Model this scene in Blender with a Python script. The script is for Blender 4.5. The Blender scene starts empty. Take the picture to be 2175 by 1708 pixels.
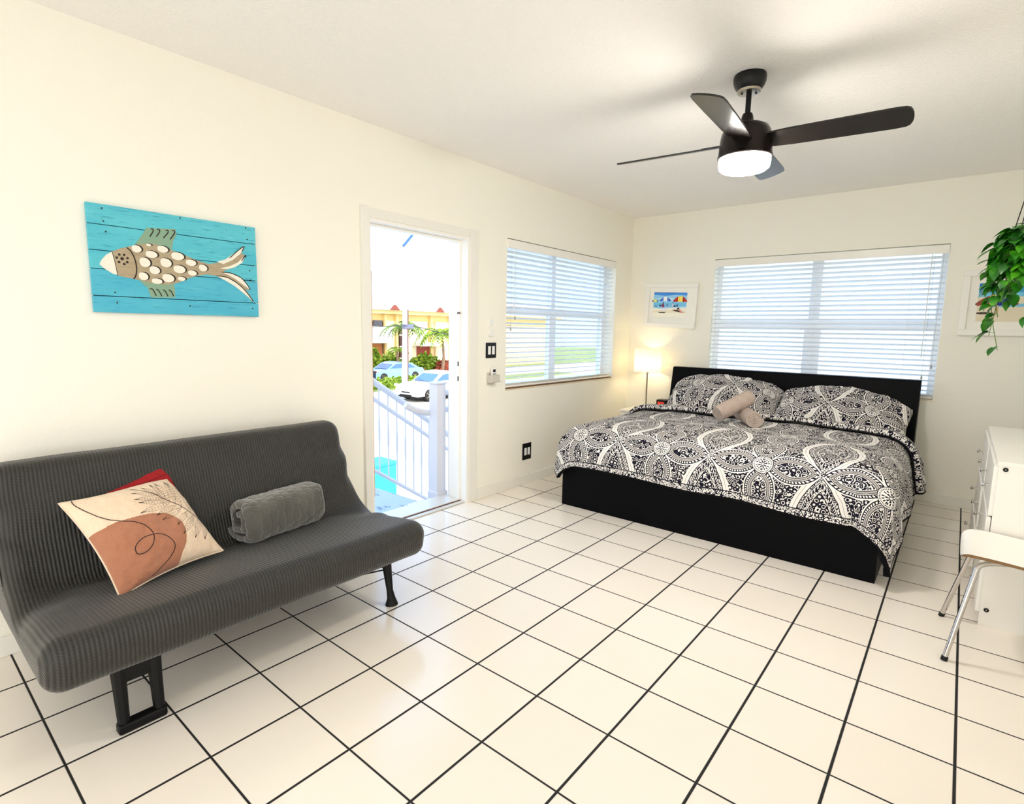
import bpy, bmesh, math, random
from mathutils import Vector, Matrix, noise
R_ = random.Random(7)
SC = bpy.context.scene
COL = SC.collection
PI = math.pi

# ------------------------------------------------------------------ camera
cam_d = bpy.data.cameras.new('camera'); cam = bpy.data.objects.new('camera', cam_d); COL.objects.link(cam)
SC.camera = cam
cr = Vector((0.77051723, 0.63719978, 0.01672226)); cu = Vector((-0.09604415, 0.09012415, 0.99128864)); cw = Vector((-0.63014182, 0.76541105, -0.13064152))
cam.matrix_world = Matrix(((cr.x, cu.x, -cw.x, 1.72355), (cr.y, cu.y, -cw.y, -1.22380), (cr.z, cu.z, -cw.z, 1.36392), (0, 0, 0, 1)))
cam_d.sensor_fit = 'HORIZONTAL'; cam_d.sensor_width = 36; cam_d.lens = 19.134; cam_d.clip_start = 0.02; cam_d.clip_end = 400

# ------------------------------------------------------------------ view, sky, sun
SC.view_settings.view_transform = 'Standard'; SC.view_settings.look = 'None'
SC.view_settings.exposure = 0.90; SC.view_settings.gamma = 1.0
try: SC.view_settings.use_curve_mapping = False
except Exception: pass
SC.cycles.use_denoising = True
SC.cycles.max_bounces = 14; SC.cycles.diffuse_bounces = 8; SC.cycles.glossy_bounces = 5; SC.cycles.transmission_bounces = 8
SC.cycles.transparent_max_bounces = 12; SC.cycles.sample_clamp_indirect = 12; SC.cycles.caustics_reflective = False; SC.cycles.caustics_refractive = False

SKY_STRENGTH = 1.15
wd = bpy.data.worlds.new('sky'); SC.world = wd; wd.use_nodes = True
wn = wd.node_tree; wn.nodes.clear()
wo = wn.nodes.new('ShaderNodeOutputWorld'); bg = wn.nodes.new('ShaderNodeBackground'); bg.inputs[1].default_value = SKY_STRENGTH
tc = wn.nodes.new('ShaderNodeTexCoord'); sp = wn.nodes.new('ShaderNodeSeparateXYZ'); wn.links.new(tc.outputs['Generated'], sp.inputs[0])
rp = wn.nodes.new('ShaderNodeValToRGB'); mr = wn.nodes.new('ShaderNodeMapRange'); mr.inputs[1].default_value = -0.85; mr.inputs[2].default_value = 0.75
dt = wn.nodes.new('ShaderNodeVectorMath'); dt.operation = 'DOT_PRODUCT'; dt.inputs[1].default_value = (0.80, -0.48, -0.25); wn.links.new(tc.outputs['Generated'], dt.inputs[0]); wn.links.new(dt.outputs['Value'], mr.inputs[0]); wn.links.new(mr.outputs[0], rp.inputs[0])
rp.color_ramp.elements[0].position = 0.0; rp.color_ramp.elements[0].color = (0.52, 0.80, 1.30, 1)     # open blue haze over the street side
em = rp.color_ramp.elements.new(0.25); em.color = (0.66, 0.82, 1.02, 1)
em = rp.color_ramp.elements.new(0.58); em.color = (0.78, 0.88, 1.0, 1)
rp.color_ramp.elements[3].position = 1.0; rp.color_ramp.elements[3].color = (1.6, 1.56, 1.50, 1)     # sunlit side behind the house
wn.links.new(rp.outputs[0], bg.inputs[0]); wn.links.new(bg.outputs[0], wo.inputs[0])

sd = bpy.data.lights.new('sun', 'SUN'); so = bpy.data.objects.new('sun', sd); COL.objects.link(so)
sd.energy = 1.2; sd.angle = 0.02; sd.color = (1.0, 0.93, 0.82); so.location = (20, 0, 30)
so.rotation_euler = Vector((-0.72, -0.03, -0.68)).to_track_quat('-Z', 'Y').to_euler()

# ------------------------------------------------------------------ helpers
def lin(c): return c / 12.92 if c <= 0.04045 else ((c + 0.055) / 1.055) ** 2.4
def S(r, g, b): return (lin(r / 255), lin(g / 255), lin(b / 255), 1)

class G:
    """tiny expression wrapper over shader math nodes"""
    nt = None
    def __init__(s, sock): s.s = sock
def _in(node, i, a):
    if isinstance(a, G): G.nt.links.new(a.s, node.inputs[i])
    else: node.inputs[i].default_value = a
def m(op, *a, clamp=False):
    n = G.nt.nodes.new('ShaderNodeMath'); n.operation = op; n.use_clamp = clamp
    for i, x in enumerate(a): _in(n, i, x)
    return G(n.outputs[0])
G.__add__ = G.__radd__ = lambda a, b: m('ADD', a, b)
G.__sub__ = lambda a, b: m('SUBTRACT', a, b)
G.__rsub__ = lambda a, b: m('SUBTRACT', b, a)
G.__mul__ = G.__rmul__ = lambda a, b: m('MULTIPLY', a, b)
G.__truediv__ = lambda a, b: m('DIVIDE', a, b)
G.__neg__ = lambda a: m('MULTIPLY', a, -1.0)
G.__abs__ = lambda a: m('ABSOLUTE', a)
def gmax(a, b): return m('MAXIMUM', a, b)
def gmin(a, b): return m('MINIMUM', a, b)
def lt(a, b): return m('LESS_THAN', a, b)
def gt(a, b): return m('GREATER_THAN', a, b)
def sq(a): return a * a
def hyp(a, b): return m('SQRT', a * a + b * b)
def fold(a, p):                        # distance to the nearest multiple of p
    return abs(m('WRAP', a, p / 2, -p / 2))
def mixf(f, a, b):
    n = G.nt.nodes.new('ShaderNodeMix'); n.data_type = 'FLOAT'
    _in(n, 0, f); _in(n, 2, a); _in(n, 3, b); return G(n.outputs[0])
def mixc(f, a, b, mode='MIX'):
    n = G.nt.nodes.new('ShaderNodeMix'); n.data_type = 'RGBA'; n.blend_type = mode
    _in(n, 0, f); _in(n, 6, a); _in(n, 7, b); return G(n.outputs[2])
def ramp(f, stops, const=False):
    n = G.nt.nodes.new('ShaderNodeValToRGB'); e = n.color_ramp.elements
    if const: n.color_ramp.interpolation = 'CONSTANT'
    while len(e) < len(stops): e.new(0.5)
    for el, (p, c) in zip(e, stops):
        el.position = p; el.color = c if len(c) == 4 else (*c, 1)
    _in(n, 0, f); return G(n.outputs[0])
def tex(kind, vec=None, out=0, **kw):
    n = G.nt.nodes.new(kind)
    for k, v in kw.items():
        if k in n.inputs: n.inputs[k].default_value = v
        else: setattr(n, k, v)
    if vec is not None: G.nt.links.new(vec.s, n.inputs['Vector'])
    return G(n.outputs[out])
def coord(which='Object'):
    n = G.nt.nodes.new('ShaderNodeTexCoord'); return G(n.outputs[which])
def position():
    return G(G.nt.nodes.new('ShaderNodeNewGeometry').outputs['Position'])
def xyz(v):
    n = G.nt.nodes.new('ShaderNodeSeparateXYZ'); G.nt.links.new(v.s, n.inputs[0]); return [G(o) for o in n.outputs]
def comb(x, y, z=0.0):
    n = G.nt.nodes.new('ShaderNodeCombineXYZ'); _in(n, 0, x); _in(n, 1, y); _in(n, 2, z); return G(n.outputs[0])
def scalev(v, s):
    n = G.nt.nodes.new('ShaderNodeMapping'); G.nt.links.new(v.s, n.inputs[0]); n.inputs[3].default_value = s; return G(n.outputs[0])

def mat(name, color=(0.8, 0.8, 0.8, 1), rough=0.5, metal=0.0, build=None, spec=0.5, **kw):
    mt = bpy.data.materials.new(name); mt.use_nodes = True
    nt = mt.node_tree; b = nt.nodes['Principled BSDF']
    b.inputs['Base Color'].default_value = color; b.inputs['Roughness'].default_value = rough; b.inputs['Metallic'].default_value = metal
    b.inputs['Specular IOR Level'].default_value = spec
    for k, v in kw.items(): b.inputs[k.replace('_', ' ')].default_value = v
    mt.diffuse_color = color
    if build:
        G.nt = nt
        def link(sock, val): nt.links.new(val.s, b.inputs[sock])
        def bump(h, strength=0.3, dist=0.01):
            n = nt.nodes.new('ShaderNodeBump'); n.inputs['Strength'].default_value = strength; n.inputs['Distance'].default_value = dist
            nt.links.new(h.s, n.inputs['Height']); nt.links.new(n.outputs[0], b.inputs['Normal'])
        build(link, bump)
    return mt

def bmn(): return bmesh.new()
def box(bm, x0, y0, z0, x1, y1, z1, mi=0, bev=0.0, seg=2, M=None):
    r = bmesh.ops.create_cube(bm, size=1.0)
    vs = r['verts']
    bmesh.ops.scale(bm, vec=(abs(x1 - x0), abs(y1 - y0), abs(z1 - z0)), verts=vs)
    bmesh.ops.translate(bm, vec=((x0 + x1) / 2, (y0 + y1) / 2, (z0 + z1) / 2), verts=vs)
    fs = set(f for v in vs for f in v.link_faces)
    for f in fs: f.material_index = mi
    if bev > 0:
        es = list(set(e for v in vs for e in v.link_edges))
        rr = bmesh.ops.bevel(bm, geom=es, offset=bev, segments=seg, profile=0.5, affect='EDGES')
        vs = list(set(v for f in rr['faces'] for v in f.verts) | set(v for v in vs if v.is_valid))
        for f in rr['faces']: f.material_index = mi
    if M is not None: bmesh.ops.transform(bm, matrix=M, verts=vs)
    return vs
def tube(bm, pts, r, n=10, mi=0, closed=False, cap=True):
    pts = [Vector(p) for p in pts]; rs = r if isinstance(r, (list, tuple)) else [r] * len(pts)
    rings = []; prev = None; k = len(pts)
    for i, p in enumerate(pts):
        if closed: t = (pts[(i + 1) % k] - pts[i - 1])
        else: t = (pts[min(i + 1, k - 1)] - pts[max(i - 1, 0)])
        t.normalize()
        if prev is None:
            a = Vector((0, 0, 1)) if abs(t.z) < 0.9 else Vector((1, 0, 0)); u = t.cross(a).normalized()
        else:
            u = (prev - t * prev.dot(t)).normalized()
        prev = u; w = t.cross(u)
        rings.append([bm.verts.new(p + (u * math.cos(2 * PI * j / n) + w * math.sin(2 * PI * j / n)) * rs[i]) for j in range(n)])
    fs = []
    for i in range(k if closed else k - 1):
        A, B = rings[i], rings[(i + 1) % k]
        for j in range(n): fs.append(bm.faces.new((A[j], A[(j + 1) % n], B[(j + 1) % n], B[j])))
    if cap and not closed:
        fs.append(bm.faces.new(rings[0][::-1])); fs.append(bm.faces.new(rings[-1]))
    for f in fs: f.material_index = mi
    return rings
def lathe(bm, prof, n=32, mi=0, c=(0, 0, 0), cap=True):
    rings = []
    for (r, z) in prof:
        rings.append([bm.verts.new((c[0] + r * math.cos(2 * PI * j / n), c[1] + r * math.sin(2 * PI * j / n), c[2] + z)) for j in range(n)])
    fs = []
    for A, B in zip(rings, rings[1:]):
        for j in range(n): fs.append(bm.faces.new((A[j], A[(j + 1) % n], B[(j + 1) % n], B[j])))
    if cap:
        if prof[0][0] > 1e-5: fs.append(bm.faces.new(rings[0][::-1]))
        if prof[-1][0] > 1e-5: fs.append(bm.faces.new(rings[-1]))
    for f in fs: f.material_index = mi
    return rings
def prism(bm, poly, M, h, mi=0):
    """poly in the xy plane of M, extruded along M's z by h"""
    a = [bm.verts.new(M @ Vector((x, y, 0))) for x, y in poly]; b = [bm.verts.new(M @ Vector((x, y, h))) for x, y in poly]
    n = len(poly); fs = [bm.faces.new(a[::-1]), bm.faces.new(b)]
    for i in range(n): fs.append(bm.faces.new((a[i], a[(i + 1) % n], b[(i + 1) % n], b[i])))
    for f in fs: f.material_index = mi
    return fs
def rot_to(o, x, y):
    x = Vector(x).normalized(); y = Vector(y); y = (y - x * y.dot(x)).normalized(); z = x.cross(y)
    return Matrix(((x.x, y.x, z.x, o[0]), (x.y, y.y, z.y, o[1]), (x.z, y.z, z.z, o[2]), (0, 0, 0, 1)))

def root_inv(o):
    while o.parent: o = o.parent
    return Matrix.LocRotScale(o.location, o.rotation_euler, o.scale).inverted()
def obj(name, bm, mats, parent=None, smooth=None, label=None, cat=None, group=None, kind=None, local=False, doubles=0.0, recalc=True):
    """one mesh object; geometry is given in world space unless local"""
    if doubles: bmesh.ops.remove_doubles(bm, verts=bm.verts[:], dist=doubles)
    if recalc: bmesh.ops.recalc_face_normals(bm, faces=bm.faces[:])
    me = bpy.data.meshes.new(name); o = bpy.data.objects.new(name, me); COL.objects.link(o)
    if parent is not None:
        o.parent = parent
        if not local: bm.transform(root_inv(parent))
    elif not local:
        lo = [min(v.co[i] for v in bm.verts) for i in range(3)]; hi = [max(v.co[i] for v in bm.verts) for i in range(3)]
        b = Vector(((lo[0] + hi[0]) / 2, (lo[1] + hi[1]) / 2, lo[2])); bm.transform(Matrix.Translation(-b)); o.location = b
    bm.to_mesh(me); bm.free()
    for mt in (mats if isinstance(mats, (list, tuple)) else [mats]): me.materials.append(mt)
    if smooth is not None:
        for p in me.polygons: p.use_smooth = True
        if smooth < 180:
            try: me.set_sharp_from_angle(angle=math.radians(smooth))
            except Exception: pass
    tag(o, label, cat, group, kind)
    return o
def tag(o, label=None, cat=None, group=None, kind=None):
    if label: o['label'] = label
    if cat: o['category'] = cat
    if group: o['group'] = group
    if kind: o['kind'] = kind
    return o
def thing(name, loc, label, cat, group=None, rz=0.0, kind=None):
    o = bpy.data.objects.new(name, None); COL.objects.link(o); o.location = loc; o.rotation_euler = (0, 0, rz); o.empty_display_size = 0.1
    return tag(o, label, cat, group, kind)
def copy_tree(o, parent=None):
    kids = list(o.children); c = o.copy(); COL.objects.link(c); c.parent = parent
    for k in kids: copy_tree(k, c)
    return c
def struct(name, bm, mt, parent=None, **kw):
    return obj(name, bm, mt, parent, kind='structure' if parent is None else None, **kw)
def uvset(bm, fn):
    l = bm.loops.layers.uv.verify()
    for f in bm.faces:
        for lp in f.loops: lp[l].uv = fn(lp.vert.co)
def gridmesh(bm, nu, nv, fn, mi=0, uvfn=None):
    """fn(i/nu, j/nv) -> point ; returns the vertex table"""
    V = [[bm.verts.new(fn(i / nu, j / nv)) for j in range(nv + 1)] for i in range(nu + 1)]
    l = bm.loops.layers.uv.verify() if uvfn else None
    for i in range(nu):
        for j in range(nv):
            f = bm.faces.new((V[i][j], V[i + 1][j], V[i + 1][j + 1], V[i][j + 1])); f.material_index = mi
            if l:
                for lp, (a, b) in zip(f.loops, ((i, j), (i + 1, j), (i + 1, j + 1), (i, j + 1))): lp[l].uv = uvfn(a / nu, b / nv)
    return V
def bezier(p0, p1, p2, p3, n):
    p0, p1, p2, p3 = map(Vector, (p0, p1, p2, p3)); o = []
    for i in range(n + 1):
        t = i / n; s = 1 - t; o.append(p0 * s ** 3 + p1 * 3 * s * s * t + p2 * 3 * s * t * t + p3 * t ** 3)
    return o
def catmull(P, n=8):
    P = [Vector(p) for p in P]; out = []
    for i in range(len(P) - 1):
        a = P[max(i - 1, 0)]; b = P[i]; c = P[i + 1]; d = P[min(i + 2, len(P) - 1)]
        for k in range(n):
            t = k / n
            out.append(0.5 * ((2 * b) + (c - a) * t + (2 * a - 5 * b + 4 * c - d) * t * t + (3 * b - a - 3 * c + d) * t ** 3))
    out.append(P[-1]); return out
def nz(x, y, z=0.0): return noise.noise(Vector((x, y, z)))

# ------------------------------------------------------------------ materials
def _plaster(scale, strength, dist):
    def f(link, bump):
        p = position()
        a = tex('ShaderNodeTexNoise', p, Scale=scale, Detail=4.0, Roughness=0.6)
        b = tex('ShaderNodeTexVoronoi', p, Scale=scale * 1.7)
        bump(a + b * 0.35, strength, dist)
    return f
M_WALL = mat('cream_wall_paint', S(247, 244, 233), 0.62, build=_plaster(38, 0.22, 0.006), spec=0.3)
M_CEIL = mat('textured_ceiling_paint', S(250, 247, 243), 0.8, build=_plaster(62, 0.55, 0.010), spec=0.2)
M_TRIM = mat('white_trim_paint', S(238, 236, 228), 0.4)
M_EXT = mat('exterior_stucco', S(240, 240, 235), 0.85)

TILE = 0.305
def _tiles(link, bump):
    x, y, z = xyz(position())
    dx = fold(x, TILE); dy = fold(y, TILE)
    gx = m('SMOOTH_MIN', (dx - 0.0036) * 500.0, 1.0, 0.2); gy = (dy - 0.0026) * 500.0
    g = m('MINIMUM', gmin(gx, gy), 1.0); g = gmax(g, 0.0)
    ix = m('FLOOR', x / TILE + 0.5); iy = m('FLOOR', y / TILE + 0.5)
    ix2 = m('FLOOR', x / TILE); iy2 = m('FLOOR', y / TILE)
    wn_ = tex('ShaderNodeTexWhiteNoise', comb(ix2, iy2, 0.0), 0)
    nn = tex('ShaderNodeTexNoise', position(), Scale=3.0, Detail=3.0)
    tile = mixc(wn_ * 0.6, S(243, 235, 224), S(248, 242, 233))
    tile = mixc(nn * 0.25, tile, S(238, 227, 214))
    link('Base Color', mixc(g, S(14, 11, 11), tile))
    link('Roughness', mixf(g, 0.8, 0.16))
    wob = tex('ShaderNodeTexNoise', position(), Scale=55.0, Detail=2.0)
    wob2 = tex('ShaderNodeTexNoise', position(), Scale=9.0, Detail=1.0)
    bump(g * 0.5 + wob * 0.16 + wob2 * 0.5, 0.28, 0.004)
M_TILE = mat('glazed_cream_floor_tile', S(240, 231, 216), 0.2, build=_tiles)

def _wood(c1, c2, sx=(1, 14, 14), rough=None):
    def f(link, bump):
        v = scalev(coord('Object'), sx)
        n = tex('ShaderNodeTexNoise', v, Scale=3.0, Detail=6.0, Roughness=0.6)
        link('Base Color', mixc(n, c1, c2)); bump(n, 0.1, 0.002)
    return f
M_BLACKWOOD = mat('black_brown_veneer', S(4, 4, 6), 0.5, build=_wood(S(2, 2, 4), S(6, 6, 9), (1, 14, 14)), spec=0.09)
M_FANWOOD = mat('espresso_fan_blade', S(34, 26, 22), 0.22, build=_wood(S(10, 8, 7), S(24, 18, 15), (3, 20, 20)), spec=0.55)
M_BRONZE = mat('oil_rubbed_bronze', S(24, 14, 11), 0.3, 0.5)
M_BLACK = mat('black_plastic', S(7, 7, 9), 0.35, spec=0.35)
M_BLACKMETAL = mat('black_powder_coat', S(6, 6, 7), 0.5, 0.0, spec=0.25)
M_CHROME = mat('chrome', S(205, 200, 195), 0.12, 1.0)
M_STEEL = mat('brushed_nickel', S(176, 166, 150), 0.28, 1.0)
M_WHITE = mat('white_lacquer', S(246, 243, 236), 0.28)
M_WHITEPL = mat('white_plastic', S(240, 240, 238), 0.35)
M_GREYPL = mat('warm_grey_plastic', S(205, 200, 190), 0.4)
M_PAPER = mat('white_mat_board', S(246, 244, 236), 0.8)
M_PLY = mat('plywood_edge', S(120, 88, 48), 0.5, build=_wood(S(104, 74, 40), S(150, 112, 64), (1, 1, 60)))

def _glass():
    mt = bpy.data.materials.new('clear_window_glass'); mt.use_nodes = True; nt = mt.node_tree; nt.nodes.clear()
    o = nt.nodes.new('ShaderNodeOutputMaterial'); t = nt.nodes.new('ShaderNodeBsdfTransparent'); g = nt.nodes.new('ShaderNodeBsdfGlossy'); x = nt.nodes.new('ShaderNodeMixShader')
    t.inputs[0].default_value = (0.93, 0.97, 0.98, 1); g.inputs['Roughness'].default_value = 0.02; x.inputs[0].default_value = 0.06
    nt.links.new(t.outputs[0], x.inputs[1]); nt.links.new(g.outputs[0], x.inputs[2]); nt.links.new(x.outputs[0], o.inputs[0])
    return mt
M_GLASS = _glass()
def _slat():
    mt = bpy.data.materials.new('white_blind_slat'); mt.use_nodes = True; nt = mt.node_tree; b = nt.nodes['Principled BSDF']; o = nt.nodes['Material Output']
    b.inputs['Base Color'].default_value = S(246, 247, 248); b.inputs['Roughness'].default_value = 0.35
    t = nt.nodes.new('ShaderNodeBsdfTranslucent'); t.inputs[0].default_value = S(246, 247, 248); x = nt.nodes.new('ShaderNodeMixShader'); x.inputs[0].default_value = 0.65
    nt.links.new(b.outputs[0], x.inputs[1]); nt.links.new(t.outputs[0], x.inputs[2]); nt.links.new(x.outputs[0], o.inputs[0]); return mt
M_SLAT = _slat()
def emit(name, color, strength):
    mt = bpy.data.materials.new(name); mt.use_nodes = True; b = mt.node_tree.nodes['Principled BSDF']
    b.inputs['Base Color'].default_value = (*color[:3], 1); b.inputs['Emission Color'].default_value = (*color[:3], 1); b.inputs['Emission Strength'].default_value = strength
    return mt
M_GLOW = emit('lit_frosted_diffuser', (1.0, 0.94, 0.86), 70.0)
M_BULB = emit('lit_bulb', (1.0, 0.82, 0.50), 46.0)
M_LED = emit('red_led_digits', (1.0, 0.05, 0.02), 1.2)

# ------------------------------------------------------------------ room shell
XL, XR, YF, YB, H, TH = -1.2, 2.42, 4.386, -3.4, 2.6, 0.2
DY0, DY1, DZ = 0.887, 1.797, 2.047            # doorway in the left wall
W1 = (2.235, 4.03, 0.86, 2.105)               # window in the left wall  (y0, y1, z0, z1)
W2 = (-0.285, 1.566, 0.845, 2.103)            # window in the front wall (x0, x1, z0, z1)
bm = bmn(); box(bm, XL - TH, YB - TH, -0.15, XR + TH, YF + TH, 0); struct('floor', bm, M_TILE)
bm = bmn(); box(bm, XL - TH, YB - TH, H, XR + TH, YF + TH, H + 0.15); struct('ceiling', bm, M_CEIL)
def wall_x(name, x0, x1, y0, y1, holes):
    bm = bmn(); ys = sorted(set([y0, y1] + [h[0] for h in holes] + [h[1] for h in holes]))
    for a, b in zip(ys, ys[1:]):
        hs = [h for h in holes if h[0] <= a and h[1] >= b]
        z = 0.0
        for h in sorted(hs, key=lambda q: q[2]):
            if h[2] > z + 1e-4: box(bm, x0, a, z, x1, b, h[2])
            z = h[3]
        box(bm, x0, a, z, x1, b, H)
    return struct(name, bm, M_WALL, doubles=1e-5)
def wall_y(name, y0, y1, x0, x1, holes):
    bm = bmn(); xs = sorted(set([x0, x1] + [h[0] for h in holes] + [h[1] for h in holes]))
    for a, b in zip(xs, xs[1:]):
        z = 0.0
        for h in sorted([h for h in holes if h[0] <= a and h[1] >= b], key=lambda q: q[2]):
            if h[2] > z + 1e-4: box(bm, a, y0, z, b, y1, h[2])
            z = h[3]
        box(bm, a, y0, z, b, y1, H)
    return struct(name, bm, M_WALL, doubles=1e-5)
wall_x('wall_left', XL - TH, XL, YB - TH, YF + TH, [(DY0, DY1, 0.0, DZ), W1])
wall_y('wall_front', YF, YF + TH, XL, XR, [W2])
RB = (-2.9, -0.55, 0.35, 2.3)                 # unseen window added in the right wall for daylight fill
BB = (-0.9, 2.1, 0.0, 2.3)                    # unseen opening added in the back wall to let fill daylight in
wall_x('wall_right', XR, XR + TH, YB - TH, YF + TH, [RB])
wall_y('wall_back', YB - TH, YB, XL, XR, [BB])

bm = bmn(); box(bm, XL, YB, 0, XL + 0.014, DY0 - 0.055, 0.085, bev=0.004); struct('baseboard_left', bm, M_TRIM)
bm = bmn(); box(bm, XL, DY1 + 0.09, 0, XL + 0.014, YF, 0.085, bev=0.004); struct('trim_1', bm, M_TRIM)
bm = bmn(); box(bm, XL + 0.014, YF - 0.014, 0, XR, YF, 0.085, bev=0.004); struct('baseboard_front', bm, M_TRIM)
bm = bmn(); box(bm, XR - 0.014, YB, 0, XR, YF - 0.014, 0.085, bev=0.004); struct('baseboard_right', bm, M_TRIM)

# ---- doorway
dr = thing('door_1', (XL, (DY0 + DY1) / 2, 0), None, None, kind='structure')
bm = bmn()
box(bm, XL - 0.002, DY0 - 0.055, 0, XL + 0.020, DY0, DZ + 0.062, bev=0.003)
box(bm, XL - 0.002, DY1 + 0.0005, 0, XL + 0.012, DY1 + 0.088, DZ + 0.062, bev=0.003); box(bm, XL - 0.002, DY0 + 0.0005, DZ + 0.0005, XL + 0.0045, DY1, DZ + 0.058, bev=0.001)
obj('casing', bm, M_TRIM, dr)
bm = bmn()
box(bm, XL - TH, DY1 - 0.022, 0, XL + 0.004, DY1 - 0.0003, DZ - 0.0003); box(bm, XL - 0.11, DY1 - 0.036, 0, XL - 0.07, DY1 - 0.0222, DZ - 0.0185)
box(bm, XL - TH, DY0 + 0.0003, 0, XL + 0.004, DY0 + 0.018, DZ - 0.0003); box(bm, XL - TH + 0.001, DY0 + 0.018, DZ - 0.018, XL + 0.003, DY1 - 0.022, DZ - 0.0005); box(bm, XL - 0.11, DY0 + 0.019, DZ - 0.034, XL - 0.07, DY1 - 0.0365, DZ - 0.0185)
obj('jamb', bm, M_WHITE, dr)
bm = bmn(); box(bm, XL - 0.012, DY0 + 0.018, 0.25, XL + 0.001, DY0 + 0.024, 1.72); obj('shading_strip', bm, mat('tan_shading_strip', S(196, 150, 104), 0.6), dr)  # added strip: warm tan shading of the casing return put into its colour
bm = bmn(); box(bm, XL - TH - 0.05, DY0, 0.0, XL - 0.06, DY1, 0.022, bev=0.004); box(bm, XL - 0.055, DY0, 0, XL - 0.015, DY1, 0.012, bev=0.003)
obj('threshold', bm, mat('aluminium_threshold', S(226, 224, 218), 0.35, 0.3), dr)
bm = bmn(); box(bm, XL - 0.07, DY0 + 0.02, 0.0, XL - 0.052, DY1 - 0.03, 0.016); obj('threshold_seal', bm, mat('brown_rubber_seal', S(96, 52, 40), 0.7), dr)
for z in (1.10, 0.985):
    bm = bmn(); box(bm, XL - 0.085, DY1 - 0.038, z - 0.018, XL - 0.074, DY1 - 0.034, z + 0.018); obj('strike_plate', bm, M_BLACK, dr)
bm = bmn(); box(bm, XL - 0.09, DY1 - 0.039, 1.48, XL - 0.06, DY1 - 0.034, 1.495); obj('hinge_leaf', bm, mat('bronze_hinge', S(120, 96, 84), 0.4, 0.5), dr)

# ---- windows
M_VINYL = mat('white_vinyl_frame', S(246, 247, 249), 0.4)
M_SILL = mat('stone_sill', S(226, 214, 190), 0.5)
M_RUST = mat('weathered_brown_edge', S(120, 84, 52), 0.7)
w1 = thing('window_1', (XL - 0.14, (W1[0] + W1[1]) / 2, W1[2]), None, None, kind='structure')
xg = XL - 0.15
bm = bmn()
for (a, b, c, d) in ((W1[0], W1[0] + 0.05, W1[2], W1[3]), (W1[1] - 0.05, W1[1], W1[2], W1[3]), (W1[0] + 0.05, W1[1] - 0.05, W1[2], W1[2] + 0.05), (W1[0] + 0.05, W1[1] - 0.05, W1[3] - 0.05, W1[3])):
    box(bm, xg - 0.03, a, c, xg + 0.03, b, d)
box(bm, xg - 0.02, W1[0] + 0.05, 1.50, xg + 0.028, W1[1] - 0.05, 1.57)
ym = 3.07; box(bm, xg - 0.02, ym - 0.05, W1[2] + 0.05, xg + 0.026, ym + 0.05, 1.5); box(bm, xg - 0.02, ym - 0.03, 1.57, xg + 0.026, ym + 0.03, W1[3] - 0.05)
obj('window_frame', bm, M_VINYL, w1)
bm = bmn(); box(bm, xg - 0.004, W1[0] + 0.05, W1[2] + 0.05, xg + 0.004, W1[1] - 0.05, W1[3] - 0.05); obj('pane', bm, M_GLASS, w1)
bm = bmn(); box(bm, XL - 0.12, W1[0], W1[2] - 0.001, XL + 0.002, W1[1], W1[2] + 0.012); obj('sill', bm, M_SILL, w1)
bm = bmn(); box(bm, XL - 0.03, W1[0] + 0.002, W1[2] + 0.012, XL - 0.002, W1[1] - 0.02, W1[2] + 0.022); obj('sill_edge', bm, M_RUST, w1)
w2 = thing('window_2', ((W2[0] + W2[1]) / 2, YF + 0.14, W2[2]), None, None, kind='structure')
yg = YF + 0.15
bm = bmn()
for (a, b, c, d) in ((W2[0], W2[0] + 0.05, W2[2], W2[3]), (W2[1] - 0.05, W2[1], W2[2], W2[3]), (W2[0] + 0.05, W2[1] - 0.05, W2[2], W2[2] + 0.05), (W2[0] + 0.05, W2[1] - 0.05, W2[3] - 0.05, W2[3])):
    box(bm, a, yg - 0.03, c, b, yg + 0.03, d)
box(bm, W2[0] + 0.05, yg - 0.028, 1.43, W2[1] - 0.05, yg + 0.02, 1.50); xm = 0.62
box(bm, xm - 0.07, yg - 0.026, W2[2] + 0.05, xm + 0.07, yg + 0.02, 1.43); box(bm, xm - 0.045, yg - 0.026, 1.5, xm + 0.045, yg + 0.02, W2[3] - 0.05)
obj('window_frame', bm, M_VINYL, w2)
bm = bmn(); box(bm, W2[0] + 0.05, yg - 0.004, W2[2] + 0.05, W2[1] - 0.05, yg + 0.004, W2[3] - 0.05); obj('pane', bm, M_GLASS, w2)
bm = bmn(); box(bm, W2[0], YF - 0.002, W2[2] - 0.001, W2[1], YF + 0.12, W2[2] + 0.012); obj('sill', bm, M_SILL, w2)
w3 = thing('added_window_right', (XR + 0.1, (RB[0] + RB[1]) / 2, RB[2]), None, None, kind='structure')  # added out of view to brighten the near part of the room
bm = bmn()
for (a, b, c, d) in ((RB[0], RB[0] + 0.05, RB[2], RB[3]), (RB[1] - 0.05, RB[1], RB[2], RB[3]), (RB[0] + 0.05, RB[1] - 0.05, RB[2], RB[2] + 0.05), (RB[0] + 0.05, RB[1] - 0.05, RB[3] - 0.05, RB[3]), (-1.75, -1.69, RB[2] + 0.05, RB[3] - 0.05)):
    box(bm, XR + 0.07, a, c, XR + 0.13, b, d)
obj('window_frame', bm, M_VINYL, w3)
d2 = thing('added_opening_back', ((BB[0] + BB[1]) / 2, YB - 0.1, 0), None, None, kind='structure')  # invented opening behind the camera, sized for its daylight
bm = bmn()
for (a, b, c, d) in ((BB[0], BB[0] + 0.06, BB[2], BB[3]), (BB[1] - 0.06, BB[1], BB[2], BB[3]), (BB[0] + 0.06, BB[1] - 0.06, BB[2], BB[2] + 0.06), (BB[0] + 0.06, BB[1] - 0.06, BB[3] - 0.06, BB[3]), (0.56, 0.64, BB[2] + 0.06, BB[3] - 0.06)):
    box(bm, a, YB - 0.13, c, b, YB - 0.07, d)
obj('added_opening_frame', bm, M_VINYL, d2)

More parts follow.
